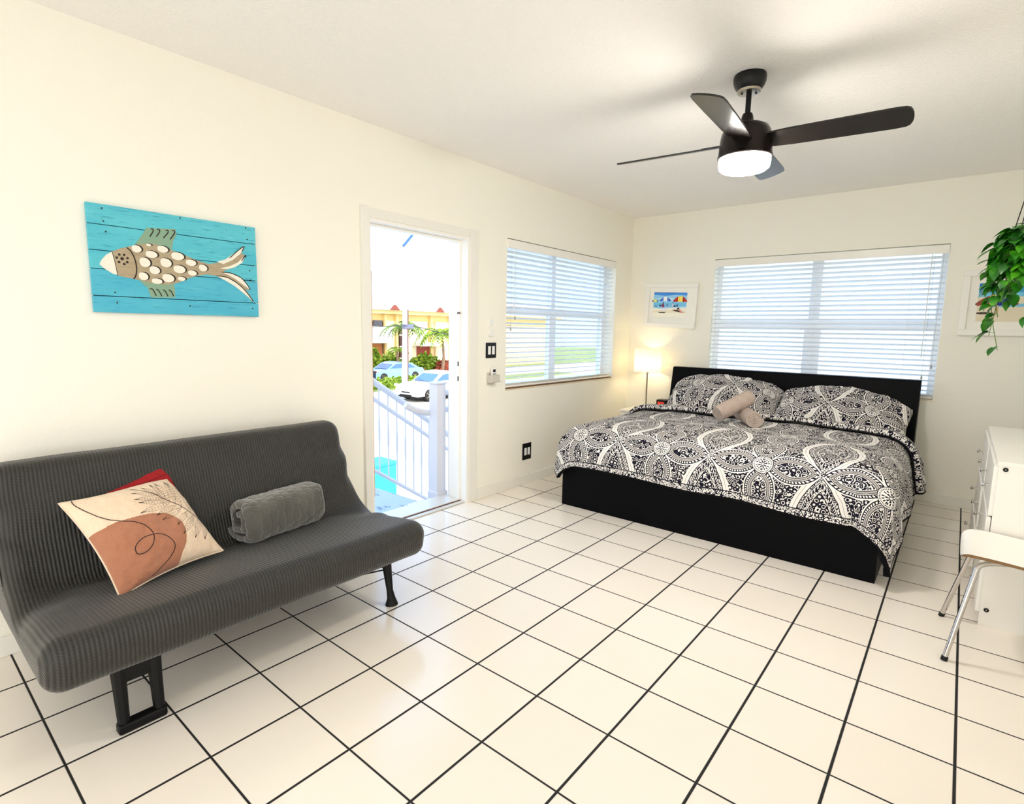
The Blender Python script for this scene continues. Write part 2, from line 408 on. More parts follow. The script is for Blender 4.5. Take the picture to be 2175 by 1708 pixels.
# ------------------------------------------------------------------ the pattern of the bedding
INK = S(20, 18, 30); CLOTH = S(238, 234, 230); GREY_INK = S(120, 116, 122)
PX, PY = 0.655, 0.655
def vesica(x, y, half_len, half_w):
    """signed distance to a pointed oval lying along x"""
    Rr = (half_len ** 2 + half_w ** 2) / (2 * half_w); c = Rr - half_w
    return hyp(x, abs(y) + c) - Rr
def damask(edge_u=None, edge_v=None, off=(0.0, 0.0)):
    """edge_u, edge_v: total size of the cloth for its dark border"""
    def f(link, bump):
        uv = coord('UV'); u, v, _ = xyz(uv)
        wob = tex('ShaderNodeTexNoise', uv, Scale=14.0, Detail=1.0)
        uu = u - off[0] + (wob - 0.5) * 0.010; vv = v - off[1] + (wob - 0.5) * 0.008
        a = fold(uu, PX); b = fold(vv, PY); a2 = PX / 2 - a; b2 = PY / 2 - b
        # floral fills
        v1 = tex('ShaderNodeTexVoronoi', uv, Scale=34.0, Randomness=0.7)
        v2 = tex('ShaderNodeTexVoronoi', uv, Scale=85.0, Randomness=0.9)
        fl = gmax(gt(m('SINE', v1 * 19.0 + 0.6), 0.55), lt(v2, 0.17))                    # white flowers on dark ground
        fine = gt(m('SINE', v2 * 11.0 + v1 * 6.0), 0.05)
        def petal(d, along, w):
            """nested borders of a petal; returns white amount"""
            bead = gt(fold(along, 0.026), 0.0055)
            tick = gt(fold(along, 0.010), 0.0022)
            t = d * (-1.0)
            L = lambda x: gt(t, x)
            s = mixf(L(0.0055), 0.0, bead)
            s = mixf(L(0.0165), s, 0.0); s = mixf(L(0.0205), s, 0.92)
            s = mixf(L(0.0245), s, 0.0); s = mixf(L(0.0275), s, tick * 0.85)
            s = mixf(L(0.0375), s, 0.0); s = mixf(L(0.0415), s, 1.0)
            s = mixf(L(0.0450), s, fl)
            return s
        # petals of the cross motif
        dh = vesica(a - 0.168, b, 0.152, 0.088); dv = vesica(b - 0.168, a, 0.152, 0.088)
        # the pointed arch between the crosses
        dA = vesica(b2, a2, PY / 2 - 0.010, 0.128)
        back = mixf(lt(dA, 0.036), fl, 1.0)                                          # dark floral squares, white bands along the arches
        back = mixf(lt(abs(dA - 0.0185), 0.0012), back, 0.35)
        along = m('ARCTAN2', b2, a2) * 0.20
        t = -dA
        A = mixf(gt(t, 0.0045), 0.0, fine); A = mixf(gt(t, 0.0165), A, 0.0); A = mixf(gt(t, 0.0195), A, 0.95)
        A = mixf(gt(t, 0.0230), A, gt(fold(along, 0.014), 0.0045)); A = mixf(gt(t, 0.0345), A, 0.0); A = mixf(gt(t, 0.0375), A, fine)
        A = mixf(gt(t, 0.0505), A, 0.95); A = mixf(gt(t, 0.054), A, 0.0); A = mixf(gt(t, 0.058), A, fl)
        cross = lt(abs(fold(b2, 0.30) - a2 * 1.15 - 0.02), 0.0065); A = mixf(cross * gt(t, 0.058), A, 1.0)
        s = mixf(lt(dA, 0.0), back, A)
        dmin = gmin(dh, dv); s = mixf(gt(dA, 0.0) * lt(dmin, 0.0075), s, 1.0)
        s = mixf(lt(dv, 0.0), s, petal(dv, m('ARCTAN2', a, b - 0.152) * 0.14, 0.082))
        s = mixf(lt(dh, 0.0), s, petal(dh, m('ARCTAN2', b, a - 0.152) * 0.14, 0.082))
        # the wheel
        r = hyp(a, b); th = m('ARCTAN2', b, a)
        spoke = gt(m('SINE', th * 16.0), -0.2); spoke8 = gt(m('SINE', th * 8.0 + r * 60.0), 0.0)
        wv = mixf(gt(r, 0.007), 1.0, 0.0); wv = mixf(gt(r, 0.010), wv, spoke8); wv = mixf(gt(r, 0.026), wv, 1.0)
        wv = mixf(gt(r, 0.029), wv, spoke); wv = mixf(gt(r, 0.041), wv, 0.95); wv = mixf(gt(r, 0.046), wv, gt(m('SINE', th * 40.0), 0.0))
        wv = mixf(gt(r, 0.053), wv, 1.0); wv = mixf(gt(r, 0.058), wv, 0.0)
        s = mixf(lt(r, 0.062), s, wv)
        # little knot where four tips meet
        k = hyp(a2, b); s = mixf(lt(k, 0.022), s, fine)
        tint = tex('ShaderNodeTexNoise', uv, Scale=5.0, Detail=1.0)
        ink = mixc(tint, S(14, 13, 20), S(30, 27, 48))
        col = mixc(m('ADD', s, 0.0, clamp=True), ink, CLOTH)
        if edge_u:
            eu = gmin(u, edge_u - u); ev = gmin(v, edge_v - v); e = gmin(eu, ev)
            col = mixc(lt(e, 0.05), col, mixc(fine, ink, CLOTH))
            col = mixc(lt(abs(e - 0.052), 0.003), col, INK); col = mixc(lt(e, 0.012), col, S(12, 11, 16))
        link('Base Color', col)
        wv_ = tex('ShaderNodeTexNoise', uv, Scale=260.0, Detail=1.0)
        q = tex('ShaderNodeTexNoise', uv, Scale=11.0, Detail=2.0)
        bump(q + wv_ * 0.04, 0.35, 0.015)
    return f
DU, DV = 2.644, 1.60
M_DUVET = mat('black_white_damask_duvet', CLOTH, 0.85, build=damask(DU, DV + 0.2, (0.349, 0.275)), spec=0.15)
M_SHAM = mat('black_white_damask_sham', CLOTH, 0.85, build=damask(None, None, (0.30, 0.33)), spec=0.15)
M_SHEET = mat('white_cotton_sheet', S(236, 230, 218), 0.9, build=lambda l, b: b(tex('ShaderNodeTexNoise', position(), Scale=9.0, Detail=3.0), 0.4, 0.02), spec=0.1)

# ------------------------------------------------------------------ blinds
def blind(name, label, wall, a0, a1, z0, z1, tilt, pos, wand_at):
    """wall 'x': slats run along y in the left wall; 'y': along x in the front wall.  pos = the slats' line, tilt > 0 lifts the room edge"""
    P = (lambda s, d, z: (pos - d, s, z)) if wall == 'x' else (lambda s, d, z: (s, pos + d, z))    # d > 0 goes outdoors
    base = P((a0 + a1) / 2, 0, z0)
    t = thing(name, base, label, 'blind')
    def bx(bm, s0, s1, d0, d1, z_0, z_1, **k):
        p, q = P(s0, d0, z_0), P(s1, d1, z_1)
        box(bm, min(p[0], q[0]), min(p[1], q[1]), min(p[2], q[2]), max(p[0], q[0]), max(p[1], q[1]), max(p[2], q[2]), **k)
    bm = bmn(); bx(bm, a0, a1, -0.028, 0.028, z1 - 0.045, z1 - 0.012); obj('headrail', bm, M_WHITE, t)
    bm = bmn(); bx(bm, a0 - 0.004, a1 + 0.004, -0.044, -0.032, z1 - 0.076, z1 - 0.010, bev=0.003)
    bx(bm, a0 - 0.004, a0 + 0.006, -0.034, 0.01, z1 - 0.074, z1 - 0.012); bx(bm, a1 - 0.006, a1 + 0.004, -0.034, 0.01, z1 - 0.074, z1 - 0.012)
    obj('valance', bm, M_WHITE, t)
    bm = bmn(); pitch = 0.0415; n = int((z1 - 0.09 - z0 - 0.03) / pitch)
    for i in range(n):
        zc = z1 - 0.10 - i * pitch; sag = 0.0015 * math.sin(i * 1.7)
        for k in range(4):                      # a slightly crowned strip of four faces, both sides
            pass
        top = []; bot = []
        for k in range(5):
            d = -0.025 + 0.05 * k / 4; c = math.cos(tilt) * d; z = zc - math.sin(tilt) * d + 0.0025 * (1 - (d / 0.025) ** 2) + sag
            top.append((c, z + 0.0014)); bot.append((c, z - 0.0014))
        loop = top + bot[::-1]
        A = [bm.verts.new(P(a0, *q)) for q in loop]; B = [bm.verts.new(P(a1, *q)) for q in loop]
        for k in range(len(loop)): bm.faces.new((A[k], A[(k + 1) % 10], B[(k + 1) % 10], B[k]))
        bm.faces.new(A); bm.faces.new(B[::-1])
    obj('slats', bm, M_SLAT, t)
    zb = z1 - 0.10 - n * pitch
    bm = bmn(); bx(bm, a0, a1, -0.026, 0.026, z0 + 0.002, z0 + 0.020, bev=0.004)
    for i in range(3): bx(bm, a0, a1, -0.025, 0.025, z0 + 0.023 + i * 0.006, z0 + 0.026 + i * 0.006)
    obj('bottom_rail', bm, M_WHITE, t)
    w = a1 - a0
    for s in (0.12, 0.5, 0.88):
        bm = bmn()
        for d in (-0.027, 0.027): tube(bm, [P(a0 + w * s, d, z0 + 0.01), P(a0 + w * s, d, z1 - 0.05)], 0.0009, 5)
        for i in range(n): q = z1 - 0.10 - i * pitch; tube(bm, [P(a0 + w * s, -0.027, q + math.sin(tilt) * 0.027), P(a0 + w * s, 0.027, q - math.sin(tilt) * 0.027)], 0.0006, 4)
        obj('ladder_cord', bm, M_WHITEPL, t)
    bm = bmn(); s = a0 + w * wand_at[0]; tube(bm, [P(s, -0.05, z1 - 0.08), P(s, -0.052, wand_at[1])], 0.0035, 8); obj('tilt_wand', bm, M_WHITEPL, t)
    bm = bmn()
    for q, zz in ((wand_at[2], wand_at[3]), (wand_at[2] + 0.03, wand_at[3] + 0.09)):
        s = a0 + w * q; tube(bm, [P(s, -0.048, z1 - 0.08), P(s, -0.048, zz + 0.03)], 0.0010, 5)
        tube(bm, [P(s, -0.048, zz + 0.035), P(s, -0.048, zz + 0.02), P(s, -0.048, zz)], [0.002, 0.006, 0.007], 8)
    obj('pull_cord', bm, mat('grey_cord_tassel', S(170, 170, 168), 0.6), t)
    return t
blind('window_blind', 'white wooden slat blind in the window beside the doorway', 'x', W1[0] + 0.004, W1[1] - 0.035, W1[2] + 0.022, W1[3], math.radians(13), XL - 0.032, (0.04, 1.52, 0.02, 1.36))
blind('window_blind', 'wide white slat blind behind the black headboard', 'y', W2[0] + 0.004, W2[1] - 0.006, W2[2] + 0.014, W2[3], math.radians(17), YF + 0.034, (0.945, 1.20, 0.955, 1.02))

# ------------------------------------------------------------------ wall fittings
def wallM(x): return rot_to((x, 0, 0), (0, 1, 0), (0, 0, 1))
MW = wallM(XL)
def plate(name, label, yc, zc, w, h, group=None):
    t = thing(name, (XL, yc, zc - h / 2), label, 'switch' if 'switch' in name else 'outlet', group)
    bm = bmn(); box(bm, XL, yc - w / 2, zc - h / 2, XL + 0.007, yc + w / 2, zc + h / 2, bev=0.003); obj('cover_plate', bm, M_BLACK, t)
    for s in (-1, 1):
        bm = bmn(); box(bm, XL + 0.005, yc + s * 0.0235 - 0.0155, zc - 0.033, XL + 0.0105, yc + s * 0.0235 + 0.0155, zc + 0.033, bev=0.002); obj('rocker', bm, M_WHITEPL, t, label='white rocker insert')
    return t
plate('light_switch', 'black two-gang switch plate with white rockers between doorway and window', 2.047, 1.202, 0.122, 0.122)
plate('wall_outlet', 'low black wall plate with white inserts under the side window', 2.542, 0.296, 0.122, 0.148)
t = thing('remote_cradle', (XL, 2.045, 1.31), 'small white two-piece wall cradle above the black switch plate', 'remote holder')
bm = bmn(); box(bm, XL, 2.022, 1.385, XL + 0.012, 2.036, 1.452, bev=0.003); box(bm, XL, 2.036, 1.40, XL + 0.006, 2.072, 1.445, bev=0.002); obj('upper_clip', bm, M_WHITEPL, t)
bm = bmn(); box(bm, XL, 2.022, 1.312, XL + 0.018, 2.072, 1.328, bev=0.003); box(bm, XL, 2.022, 1.312, XL + 0.016, 2.030, 1.365, bev=0.003); box(bm, XL, 2.030, 1.328, XL + 0.005, 2.070, 1.368, bev=0.002); obj('lower_clip', bm, M_WHITEPL, t)
t = thing('remote_holder', (XL, 2.06, 0.93), 'grey wall pocket holding a small white remote beside the window', 'remote holder')
bm = bmn()
box(bm, XL, 2.000, 0.925, XL + 0.006, 2.085, 1.025, bev=0.002); box(bm, XL + 0.004, 2.006, 0.95, XL + 0.05, 2.012, 1.005, bev=0.002); box(bm, XL + 0.004, 2.099, 0.95, XL + 0.05, 2.105, 1.005, bev=0.002)
box(bm, XL + 0.046, 2.006, 0.95, XL + 0.052, 2.105, 1.005, bev=0.002); box(bm, XL + 0.004, 2.006, 0.945, XL + 0.052, 2.105, 0.952, bev=0.002)
obj('pocket', bm, M_GREYPL, t)
bm = bmn(); box(bm, XL + 0.05, 2.03, 0.948, XL + 0.066, 2.112, 0.955, bev=0.002); obj('lip', bm, M_GREYPL, t)
t = thing('remote_control', (XL + 0.02, 2.055, 0.953), 'white remote control standing in the grey wall pocket', 'remote')
bm = bmn(); box(bm, XL + 0.012, 2.034, 0.953, XL + 0.032, 2.082, 1.062, bev=0.004); obj('case', bm, M_WHITEPL, t)
bm = bmn(); box(bm, XL + 0.031, 2.042, 1.028, XL + 0.0335, 2.074, 1.050, bev=0.001); obj('display', bm, M_BLACK, t)
for k in range(3):
    bm = bmn(); box(bm, XL + 0.031, 2.042 + k * 0.012, 1.010, XL + 0.0345, 2.050 + k * 0.012, 1.016); obj('button', bm, mat('dark_grey_button', S(60, 60, 62), 0.5) if k == 0 else bpy.data.materials['dark_grey_button'], t)

# ------------------------------------------------------------------ fish panel
def _teal(link, bump):
    y, z = xyz(position())[1:]
    p = position()
    st = tex('ShaderNodeTexNoise', scalev(p, (1, 3, 42)), Scale=4.0, Detail=6.0, Roughness=0.65)
    bl = tex('ShaderNodeTexNoise', scalev(p, (1, 1.2, 4)), Scale=3.2, Detail=2.0)
    c = mixc(bl, S(62, 178, 205), S(104, 208, 218))
    c = mixc(m('MULTIPLY', gt(st, 0.60), 0.55), c, S(40, 128, 160))
    c = mixc(m('MULTIPLY', lt(st, 0.36), 0.55), c, S(134, 224, 226))
    hi = mixf(gt(z, 1.60), 0.35, 0.0); c = mixc(hi, c, S(52, 158, 205))
    sp = tex('ShaderNodeTexVoronoi', p, Scale=26.0); c = mixc(m('MULTIPLY', lt(sp, 0.055), 0.8), c, S(40, 72, 78))
    # wood showing through round the carved fish
    dfish = hyp((y + 0.27) * 0.52, (z - 1.645) * 1.0)
    wear = tex('ShaderNodeTexNoise', p, Scale=60.0, Detail=4.0)
    link('Base Color', c); bump(st, 0.25, 0.003)
M_TEAL = mat('weathered_turquoise_planks', S(80, 190, 210), 0.6, build=_teal)
def _halo(link, bump):
    p = position(); n = tex('ShaderNodeTexNoise', p, Scale=80.0, Detail=4.0)
    link('Base Color', mixc(n, S(116, 176, 158), S(150, 160, 128)))
M_FIN = mat('greenish_worn_wood', S(130, 168, 146), 0.7, build=_halo)
M_FISH = mat('sanded_tan_wood', S(176, 158, 130), 0.7, build=_wood(S(150, 132, 104), S(198, 182, 152), (1, 6, 40)))
M_BURN_SHADE = mat('burnt_carving_and_shade_rim', S(44, 34, 26), 0.8)  # dark carved marks, also the painted shade rims of scales and tail
M_WHITEWASH = mat('whitewashed_inlay', S(240, 236, 222), 0.6)
fish = thing('fish_wall_panel', (XL, -0.185, 1.41), 'turquoise plank panel with a carved fish on the wall above the sofa', 'wall art')
bz = [1.872, 1.785, 1.676, 1.598, 1.483, 1.411]
for a, b in zip(bz, bz[1:]):
    bm = bmn(); box(bm, XL + 0.004, -0.541, b + 0.0014, XL + 0.022, 0.1735, a - 0.0014, bev=0.0015); obj('plank', bm, M_TEAL, fish)
bm = bmn(); box(bm, XL, -0.50, 1.44, XL + 0.006, -0.45, 1.85); box(bm, XL, 0.09, 1.44, XL + 0.006, 0.14, 1.85); box(bm, XL + 0.001, -0.535, 1.42, XL + 0.005, 0.168, 1.868); obj('backing', bm, M_BURN_SHADE, fish)
XF = XL + 0.022
def wpoly(bm, pts, x, h, mi=0): prism(bm, pts, wallM(x), h, mi)
F_body = [(-0.4614, 1.6748), (-0.4331, 1.69), (-0.4047, 1.7007), (-0.3684, 1.715), (-0.3353, 1.7245), (-0.3093, 1.7291), (-0.2759, 1.7251), (-0.2384, 1.7117), (-0.1801, 1.6973), (-0.1242, 1.6752), (-0.0657, 1.6614), (-0.0127, 1.6736), (0.0334, 1.699), (0.0713, 1.7262), (0.1107, 1.768), (0.1076, 1.7513), (0.0964, 1.7300), (0.1162, 1.7244), (0.1023, 1.6901), (0.0588, 1.6578), (0.0123, 1.6396), (0.0028, 1.6296), (0.0389, 1.6259), (0.0799, 1.6132), (0.1069, 1.5872), (0.1318, 1.5557), (0.1244, 1.5505), (0.1100, 1.5500), (0.1462, 1.4967), (0.1386, 1.4915), (0.1093, 1.5352), (0.0729, 1.5658), (0.0281, 1.5927), (-0.0337, 1.6081), (-0.077, 1.6112), (-0.1199, 1.6008), (-0.1579, 1.5866), (-0.1874, 1.5689), (-0.2281, 1.5529), (-0.2751, 1.5472), (-0.3165, 1.5505), (-0.3565, 1.5599), (-0.3922, 1.5652), (-0.4201, 1.569), (-0.4475, 1.5747)]
bm = bmn(); wpoly(bm, F_body, XF - 0.001, 0.0025); obj('fish_body', bm, M_FISH, fish)
for P_ in ([(-0.375, 1.712), (-0.335, 1.7723), (-0.3236, 1.7964), (-0.2028, 1.8076), (-0.2001, 1.7819), (-0.2154, 1.7541), (-0.2244, 1.7083), (-0.3093, 1.7291)], [(-0.3665, 1.5609), (-0.334, 1.5287), (-0.3215, 1.4855), (-0.2226, 1.4906), (-0.2212, 1.5185), (-0.2231, 1.5539), (-0.3165, 1.5505)]):
    bm = bmn(); wpoly(bm, P_, XF - 0.001, 0.0018); obj('fin', bm, M_FIN, fish)
bm = bmn(); wpoly(bm, [(-0.5093, 1.6165), (-0.5008, 1.635), (-0.4826, 1.6585), (-0.4614, 1.6748), (-0.4549, 1.6438), (-0.4504, 1.6085), (-0.4474, 1.5768), (-0.4626, 1.5794), (-0.4836, 1.5934), (-0.4994, 1.6057)], XF - 0.001, 0.004); obj('snout', bm, M_WHITEWASH, fish)
bm = bmn(); tube(bm, [(XF + 0.0015, p.x, p.y) for p in catmull([(-0.4614, 1.677, 0), (-0.4549, 1.6438, 0), (-0.4504, 1.6085, 0), (-0.4460, 1.574, 0)], 4)], 0.0018, 6)
tube(bm, [(XF + 0.0015, p.x, p.y) for p in catmull([(-0.4048, 1.6987, 0), (-0.3915, 1.6871, 0), (-0.379, 1.6602, 0), (-0.3728, 1.6283, 0), (-0.3728, 1.5996, 0), (-0.3791, 1.5745, 0), (-0.3868, 1.5648, 0)], 4)], 0.0026, 6)
obj('gill_line', bm, M_BURN_SHADE, fish)
for i, (y, z) in enumerate([(-0.4248, 1.6483), (-0.434, 1.6652), (-0.4163, 1.6657), (-0.4043, 1.6525), (-0.4064, 1.635), (-0.4182, 1.6257), (-0.4368, 1.6326), (-0.4446, 1.6509)]):
    r = 0.0068 if i == 0 else 0.0050; bm = bmn(); wpoly(bm, [(y + r * math.cos(k * PI / 6), z + r * math.sin(k * PI / 6)) for k in range(12)], XF, 0.0024); obj('eye_hole', bm, M_BURN_SHADE, fish)
bm = bmn(); bd = bmn()
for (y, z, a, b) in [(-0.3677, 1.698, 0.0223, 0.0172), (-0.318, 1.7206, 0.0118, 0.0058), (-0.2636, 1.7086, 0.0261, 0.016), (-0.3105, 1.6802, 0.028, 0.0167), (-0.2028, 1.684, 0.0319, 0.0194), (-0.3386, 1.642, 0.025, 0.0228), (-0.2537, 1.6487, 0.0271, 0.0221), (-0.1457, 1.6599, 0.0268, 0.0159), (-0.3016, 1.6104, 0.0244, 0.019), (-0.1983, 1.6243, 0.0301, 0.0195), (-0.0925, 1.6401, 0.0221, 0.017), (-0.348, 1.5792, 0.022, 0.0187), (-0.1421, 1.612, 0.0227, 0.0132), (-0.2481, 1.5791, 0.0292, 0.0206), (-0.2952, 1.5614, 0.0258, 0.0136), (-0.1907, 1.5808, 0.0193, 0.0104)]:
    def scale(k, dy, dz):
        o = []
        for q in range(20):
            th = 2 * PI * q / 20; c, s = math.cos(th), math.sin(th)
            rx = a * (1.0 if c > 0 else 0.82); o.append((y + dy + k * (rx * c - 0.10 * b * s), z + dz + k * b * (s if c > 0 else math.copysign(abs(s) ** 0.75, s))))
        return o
    wpoly(bd, scale(1.0, 0.0042, 0.0012), XF - 0.001, 0.0036); wpoly(bm, scale(0.93, -0.0012, -0.0004), XF - 0.001, 0.0044)  # dark crescent paints the shadow along one side of each scale cut-out
obj('scale_shade_rims', bd, M_BURN_SHADE, fish); obj('scales', bm, M_WHITEWASH, fish)
bm = bmn(); bd = bmn()
for P_ in ([(-0.0258, 1.6767), (0.015, 1.6924), (0.0527, 1.7218), (0.0816, 1.7459), (0.1106, 1.7666), (0.09, 1.7284), (0.0514, 1.694), (0.0048, 1.6686)], [(-0.0141, 1.6462), (0.0314, 1.6598), (0.0739, 1.6825), (0.1147, 1.7233), (0.0974, 1.6849), (0.0588, 1.6578), (0.0216, 1.6451)],
           [(-0.0062, 1.6265), (0.0389, 1.6259), (0.0844, 1.6089), (0.1115, 1.5828), (0.1316, 1.551), (0.0922, 1.5766), (0.0561, 1.6019), (0.0204, 1.6197)], [(-0.0337, 1.6081), (0.0196, 1.6035), (0.0688, 1.5772), (0.1049, 1.5444), (0.145, 1.4918), (0.0995, 1.5299), (0.0543, 1.5645), (0.0054, 1.5909)]):
    wpoly(bm, P_, XF - 0.001, 0.0044)
for L_ in ([(0.035, 1.700), (0.0816, 1.7459), (0.1106, 1.7666), (0.100, 1.744)], [(0.0939, 1.692), (0.1147, 1.7233), (0.1174, 1.7149)], [(-0.0062, 1.6275), (0.0389, 1.6269), (0.0844, 1.6099), (0.1125, 1.5828), (0.1320, 1.552)], [(-0.0337, 1.6075), (0.0196, 1.6040), (0.0698, 1.5772), (0.1059, 1.5444), (0.1455, 1.4928)]):
    tube(bd, [(XF + 0.003, p.x, p.y) for p in catmull([(*q, 0) for q in L_], 5)], [0.0012] + [0.0022] * (5 * (len(L_) - 1) - 1) + [0.003], 6)
obj('tail_rays', bm, M_WHITEWASH, fish); obj('tail_shade_rims', bd, M_BURN_SHADE, fish)  # dark tail rims paint the shadow edges of the cut-out rays
bd = bmn()
for L_ in ([(-0.3112, 1.7584), (-0.2966, 1.7852), (-0.2997, 1.795), (-0.3055, 1.7921)], [(-0.285, 1.7621), (-0.2703, 1.7869), (-0.2735, 1.7968), (-0.2793, 1.7939)], [(-0.2567, 1.7597), (-0.2359, 1.7877), (-0.238, 1.7979), (-0.2451, 1.7948)], [(-0.2288, 1.7572), (-0.2085, 1.7895), (-0.2107, 1.7998), (-0.2179, 1.7975)], [(-0.3255, 1.5247), (-0.3144, 1.5234), (-0.3011, 1.4947)], [(-0.2993, 1.5244), (-0.2902, 1.5186), (-0.2783, 1.4939)], [(-0.2727, 1.5232), (-0.2633, 1.5182), (-0.2531, 1.4953)], [(-0.2474, 1.5249), (-0.2381, 1.5177), (-0.2294, 1.4967)]):
    tube(bd, [(XF + 0.001, p.x, p.y) for p in catmull([(*q, 0) for q in L_], 4)], 0.0023, 6)
obj('fin_lines', bd, M_BURN_SHADE, fish)
bd = bmn()
for (y, z) in ((-0.485, 1.853), (-0.483, 1.80), (-0.477, 1.757), (-0.18, 1.862), (0.125, 1.862), (0.13, 1.806), (-0.46, 1.500), (0.135, 1.648), (0.137, 1.60), (-0.455, 1.455), (0.142, 1.455), (-0.16, 1.455)):
    wpoly(bd, [(y + 0.0035 * math.cos(k * PI / 4), z + 0.0035 * math.sin(k * PI / 4)) for k in range(8)], XF - 0.001, 0.002)
obj('nail_heads', bd, M_BURN_SHADE, fish)

# ------------------------------------------------------------------ beach pictures
PAINT = {}
def paint(r, g, b):
    k = (r, g, b)
    if k not in PAINT: PAINT[k] = mat('watercolour_%02x%02x%02x' % k, S(r, g, b), 0.7)
    return PAINT[k]
def picture(label, cx, cz, w, h, tilt, pw, ph, po, shapes):
    t = thing('framed_picture', (cx, YF, cz - h / 2), label, 'picture', 'framed beach watercolours on the bed wall')
    Mx = Matrix.Translation((cx, YF, cz)) @ Matrix.Rotation(tilt, 4, 'Y') @ rot_to((0, 0, 0), (1, 0, 0), (0, 0, 1))
    b = 0.046; bm = bmn()
    for (x0, y0, x1, y1) in ((-w / 2, -h / 2, w / 2, -h / 2 + b), (-w / 2, h / 2 - b, w / 2, h / 2), (-w / 2, -h / 2 + b, -w / 2 + b, h / 2 - b), (w / 2 - b, -h / 2 + b, w / 2, h / 2 - b)):
        box(bm, x0, y0, 0.002, x1, y1, 0.034, bev=0.003, M=Mx)
    obj('frame', bm, M_WHITE, t)
    bm = bmn(); box(bm, -w / 2 + b, -h / 2 + b, 0.002, w / 2 - b, h / 2 - b, 0.010, M=Mx); obj('mat_board', bm, M_PAPER, t)
    bm = bmn(); mats = []
    for i, (c, poly) in enumerate(shapes):
        mm = paint(*c)
        if mm not in mats: mats.append(mm)
        pts = [(po[0] + (s - 0.5) * pw, po[1] + (0.5 - tt) * ph) for s, tt in poly]
        prism(bm, pts, Mx @ Matrix.Translation((0, 0, 0.0102 + 0.00012 * i)), 0.0003, mats.index(mm))
    obj('print', bm, mats, t)
    return t
def rect(s0, t0, s1, t1): return [(s0, t0), (s1, t0), (s1, t1), (s0, t1)]
def fan_(cx, ty, rx, ry, a, b, n=7):                                    # slice of an umbrella dome
    return [(cx + 0.02 * rx * 0, ty)] + [(cx + rx * (a + (b - a) * k / n), ty + ry * (0.55 * (a + (b - a) * k / n) ** 2 + 0.45 * 1.0)) for k in range(n + 1)]
def dome(cx, ty, rx, ry, cols):
    o = []; n = len(cols)
    for i, c in enumerate(cols):
        a = -1 + 2 * i / n; b = -1 + 2 * (i + 1) / n
        top = lambda u: ty + ry * (u * u) * 0.9
        o.append((c, [(cx + rx * a, top(a)), (cx + rx * (a + b) / 2, top((a + b) / 2)), (cx + rx * b, top(b)), (cx + rx * b * 0.97, ty + ry * 1.02), (cx + rx * (a + b) / 2, ty + ry * 1.12), (cx + rx * a * 0.97, ty + ry * 1.02)]))
    return o
def person(cx, cy, s, c):
    return [(c, [(cx - s * 0.25, cy), (cx - s * 0.35, cy - s), (cx - s * 0.1, cy - s * 1.5), (cx + s * 0.15, cy - s * 1.5), (cx + s * 0.4, cy - s * 0.8), (cx + s * 0.5, cy)]), ((70, 40, 40), [(cx - s * 0.1, cy - s * 1.5), (cx - s * 0.12, cy - s * 1.95), (cx + s * 0.16, cy - s * 1.95), (cx + s * 0.15, cy - s * 1.5)])]
sh1 = [((150, 212, 250), rect(0, 0, 1, 0.66)), ((70, 150, 235), [(0, 0), (1, 0), (1, 0.12), (0.7, 0.09), (0.35, 0.14), (0, 0.10)]), ((48, 116, 214), [(0, 0.0), (0.9, 0.0), (0.55, 0.045), (0, 0.04)]),
       ((196, 232, 252), [(0.05, 0.24), (0.5, 0.2), (0.9, 0.28), (0.85, 0.34), (0.3, 0.33)]), ((120, 200, 240), [(0, 0.42), (1, 0.40), (1, 0.52), (0.5, 0.56), (0, 0.55)]),
       ((250, 246, 232), [(0, 0.64), (0.3, 0.66), (0.6, 0.60), (1, 0.58), (1, 1), (0, 1)]), ((240, 232, 205), [(0, 0.74), (0.5, 0.70), (1, 0.74), (1, 0.80), (0, 0.82)])]
sh1 += dome(0.36, 0.17, 0.17, 0.17, [(52, 92, 200), (90, 140, 235), (250, 252, 255), (250, 252, 255), (80, 130, 230), (40, 80, 190)])
sh1 += dome(0.81, 0.14, 0.21, 0.21, [(170, 34, 26), (196, 40, 30), (250, 226, 90), (252, 232, 110), (180, 36, 28), (206, 60, 40)])
sh1 += dome(0.05, 0.28, 0.10, 0.10, [(30, 110, 130), (246, 236, 130), (252, 240, 150), (60, 150, 150)])
sh1 += person(0.30, 0.60, 0.105, (150, 70, 110)) + person(0.43, 0.56, 0.06, (110, 110, 190)) + person(0.60, 0.56, 0.085, (205, 215, 240)) + person(0.73, 0.56, 0.055, (40, 70, 90))
sh1 += [((236, 236, 250), [(0.27, 0.62), (0.40, 0.62), (0.41, 0.74), (0.29, 0.74)]), ((60, 60, 40), [(0.15, 0.80), (0.42, 0.79), (0.36, 0.83), (0.22, 0.83)]), ((90, 70, 60), [(0.58, 0.70), (0.76, 0.68), (0.90, 0.80), (0.72, 0.76)]), ((232, 160, 150), [(0.76, 0.64), (0.82, 0.66), (0.95, 0.80), (0.86, 0.80)]), ((30, 30, 50), [(0.74, 0.61), (0.80, 0.60), (0.81, 0.66), (0.75, 0.67)]), ((20, 50, 90), rect(0.05, 0.55, 0.12, 0.58)), ((20, 50, 110), rect(0.19, 0.5, 0.25, 0.57)), ((40, 30, 80), rect(0.63, 0.51, 0.69, 0.57))]
picture('small white framed beach watercolour above the lit bedside lamp', -0.724, 1.651, 0.575, 0.465, math.radians(2.2), 0.368, 0.262, (-0.012, 0.008), sh1)
sh2 = [((60, 160, 215), rect(0, 0, 1, 0.30)), ((34, 130, 200), rect(0, 0, 1, 0.10)), ((120, 200, 235), rect(0, 0.25, 1, 0.38)), ((232, 222, 196), rect(0, 0.36, 1, 1.0)), ((130, 200, 235), rect(0.25, 0.54, 1, 0.62))]
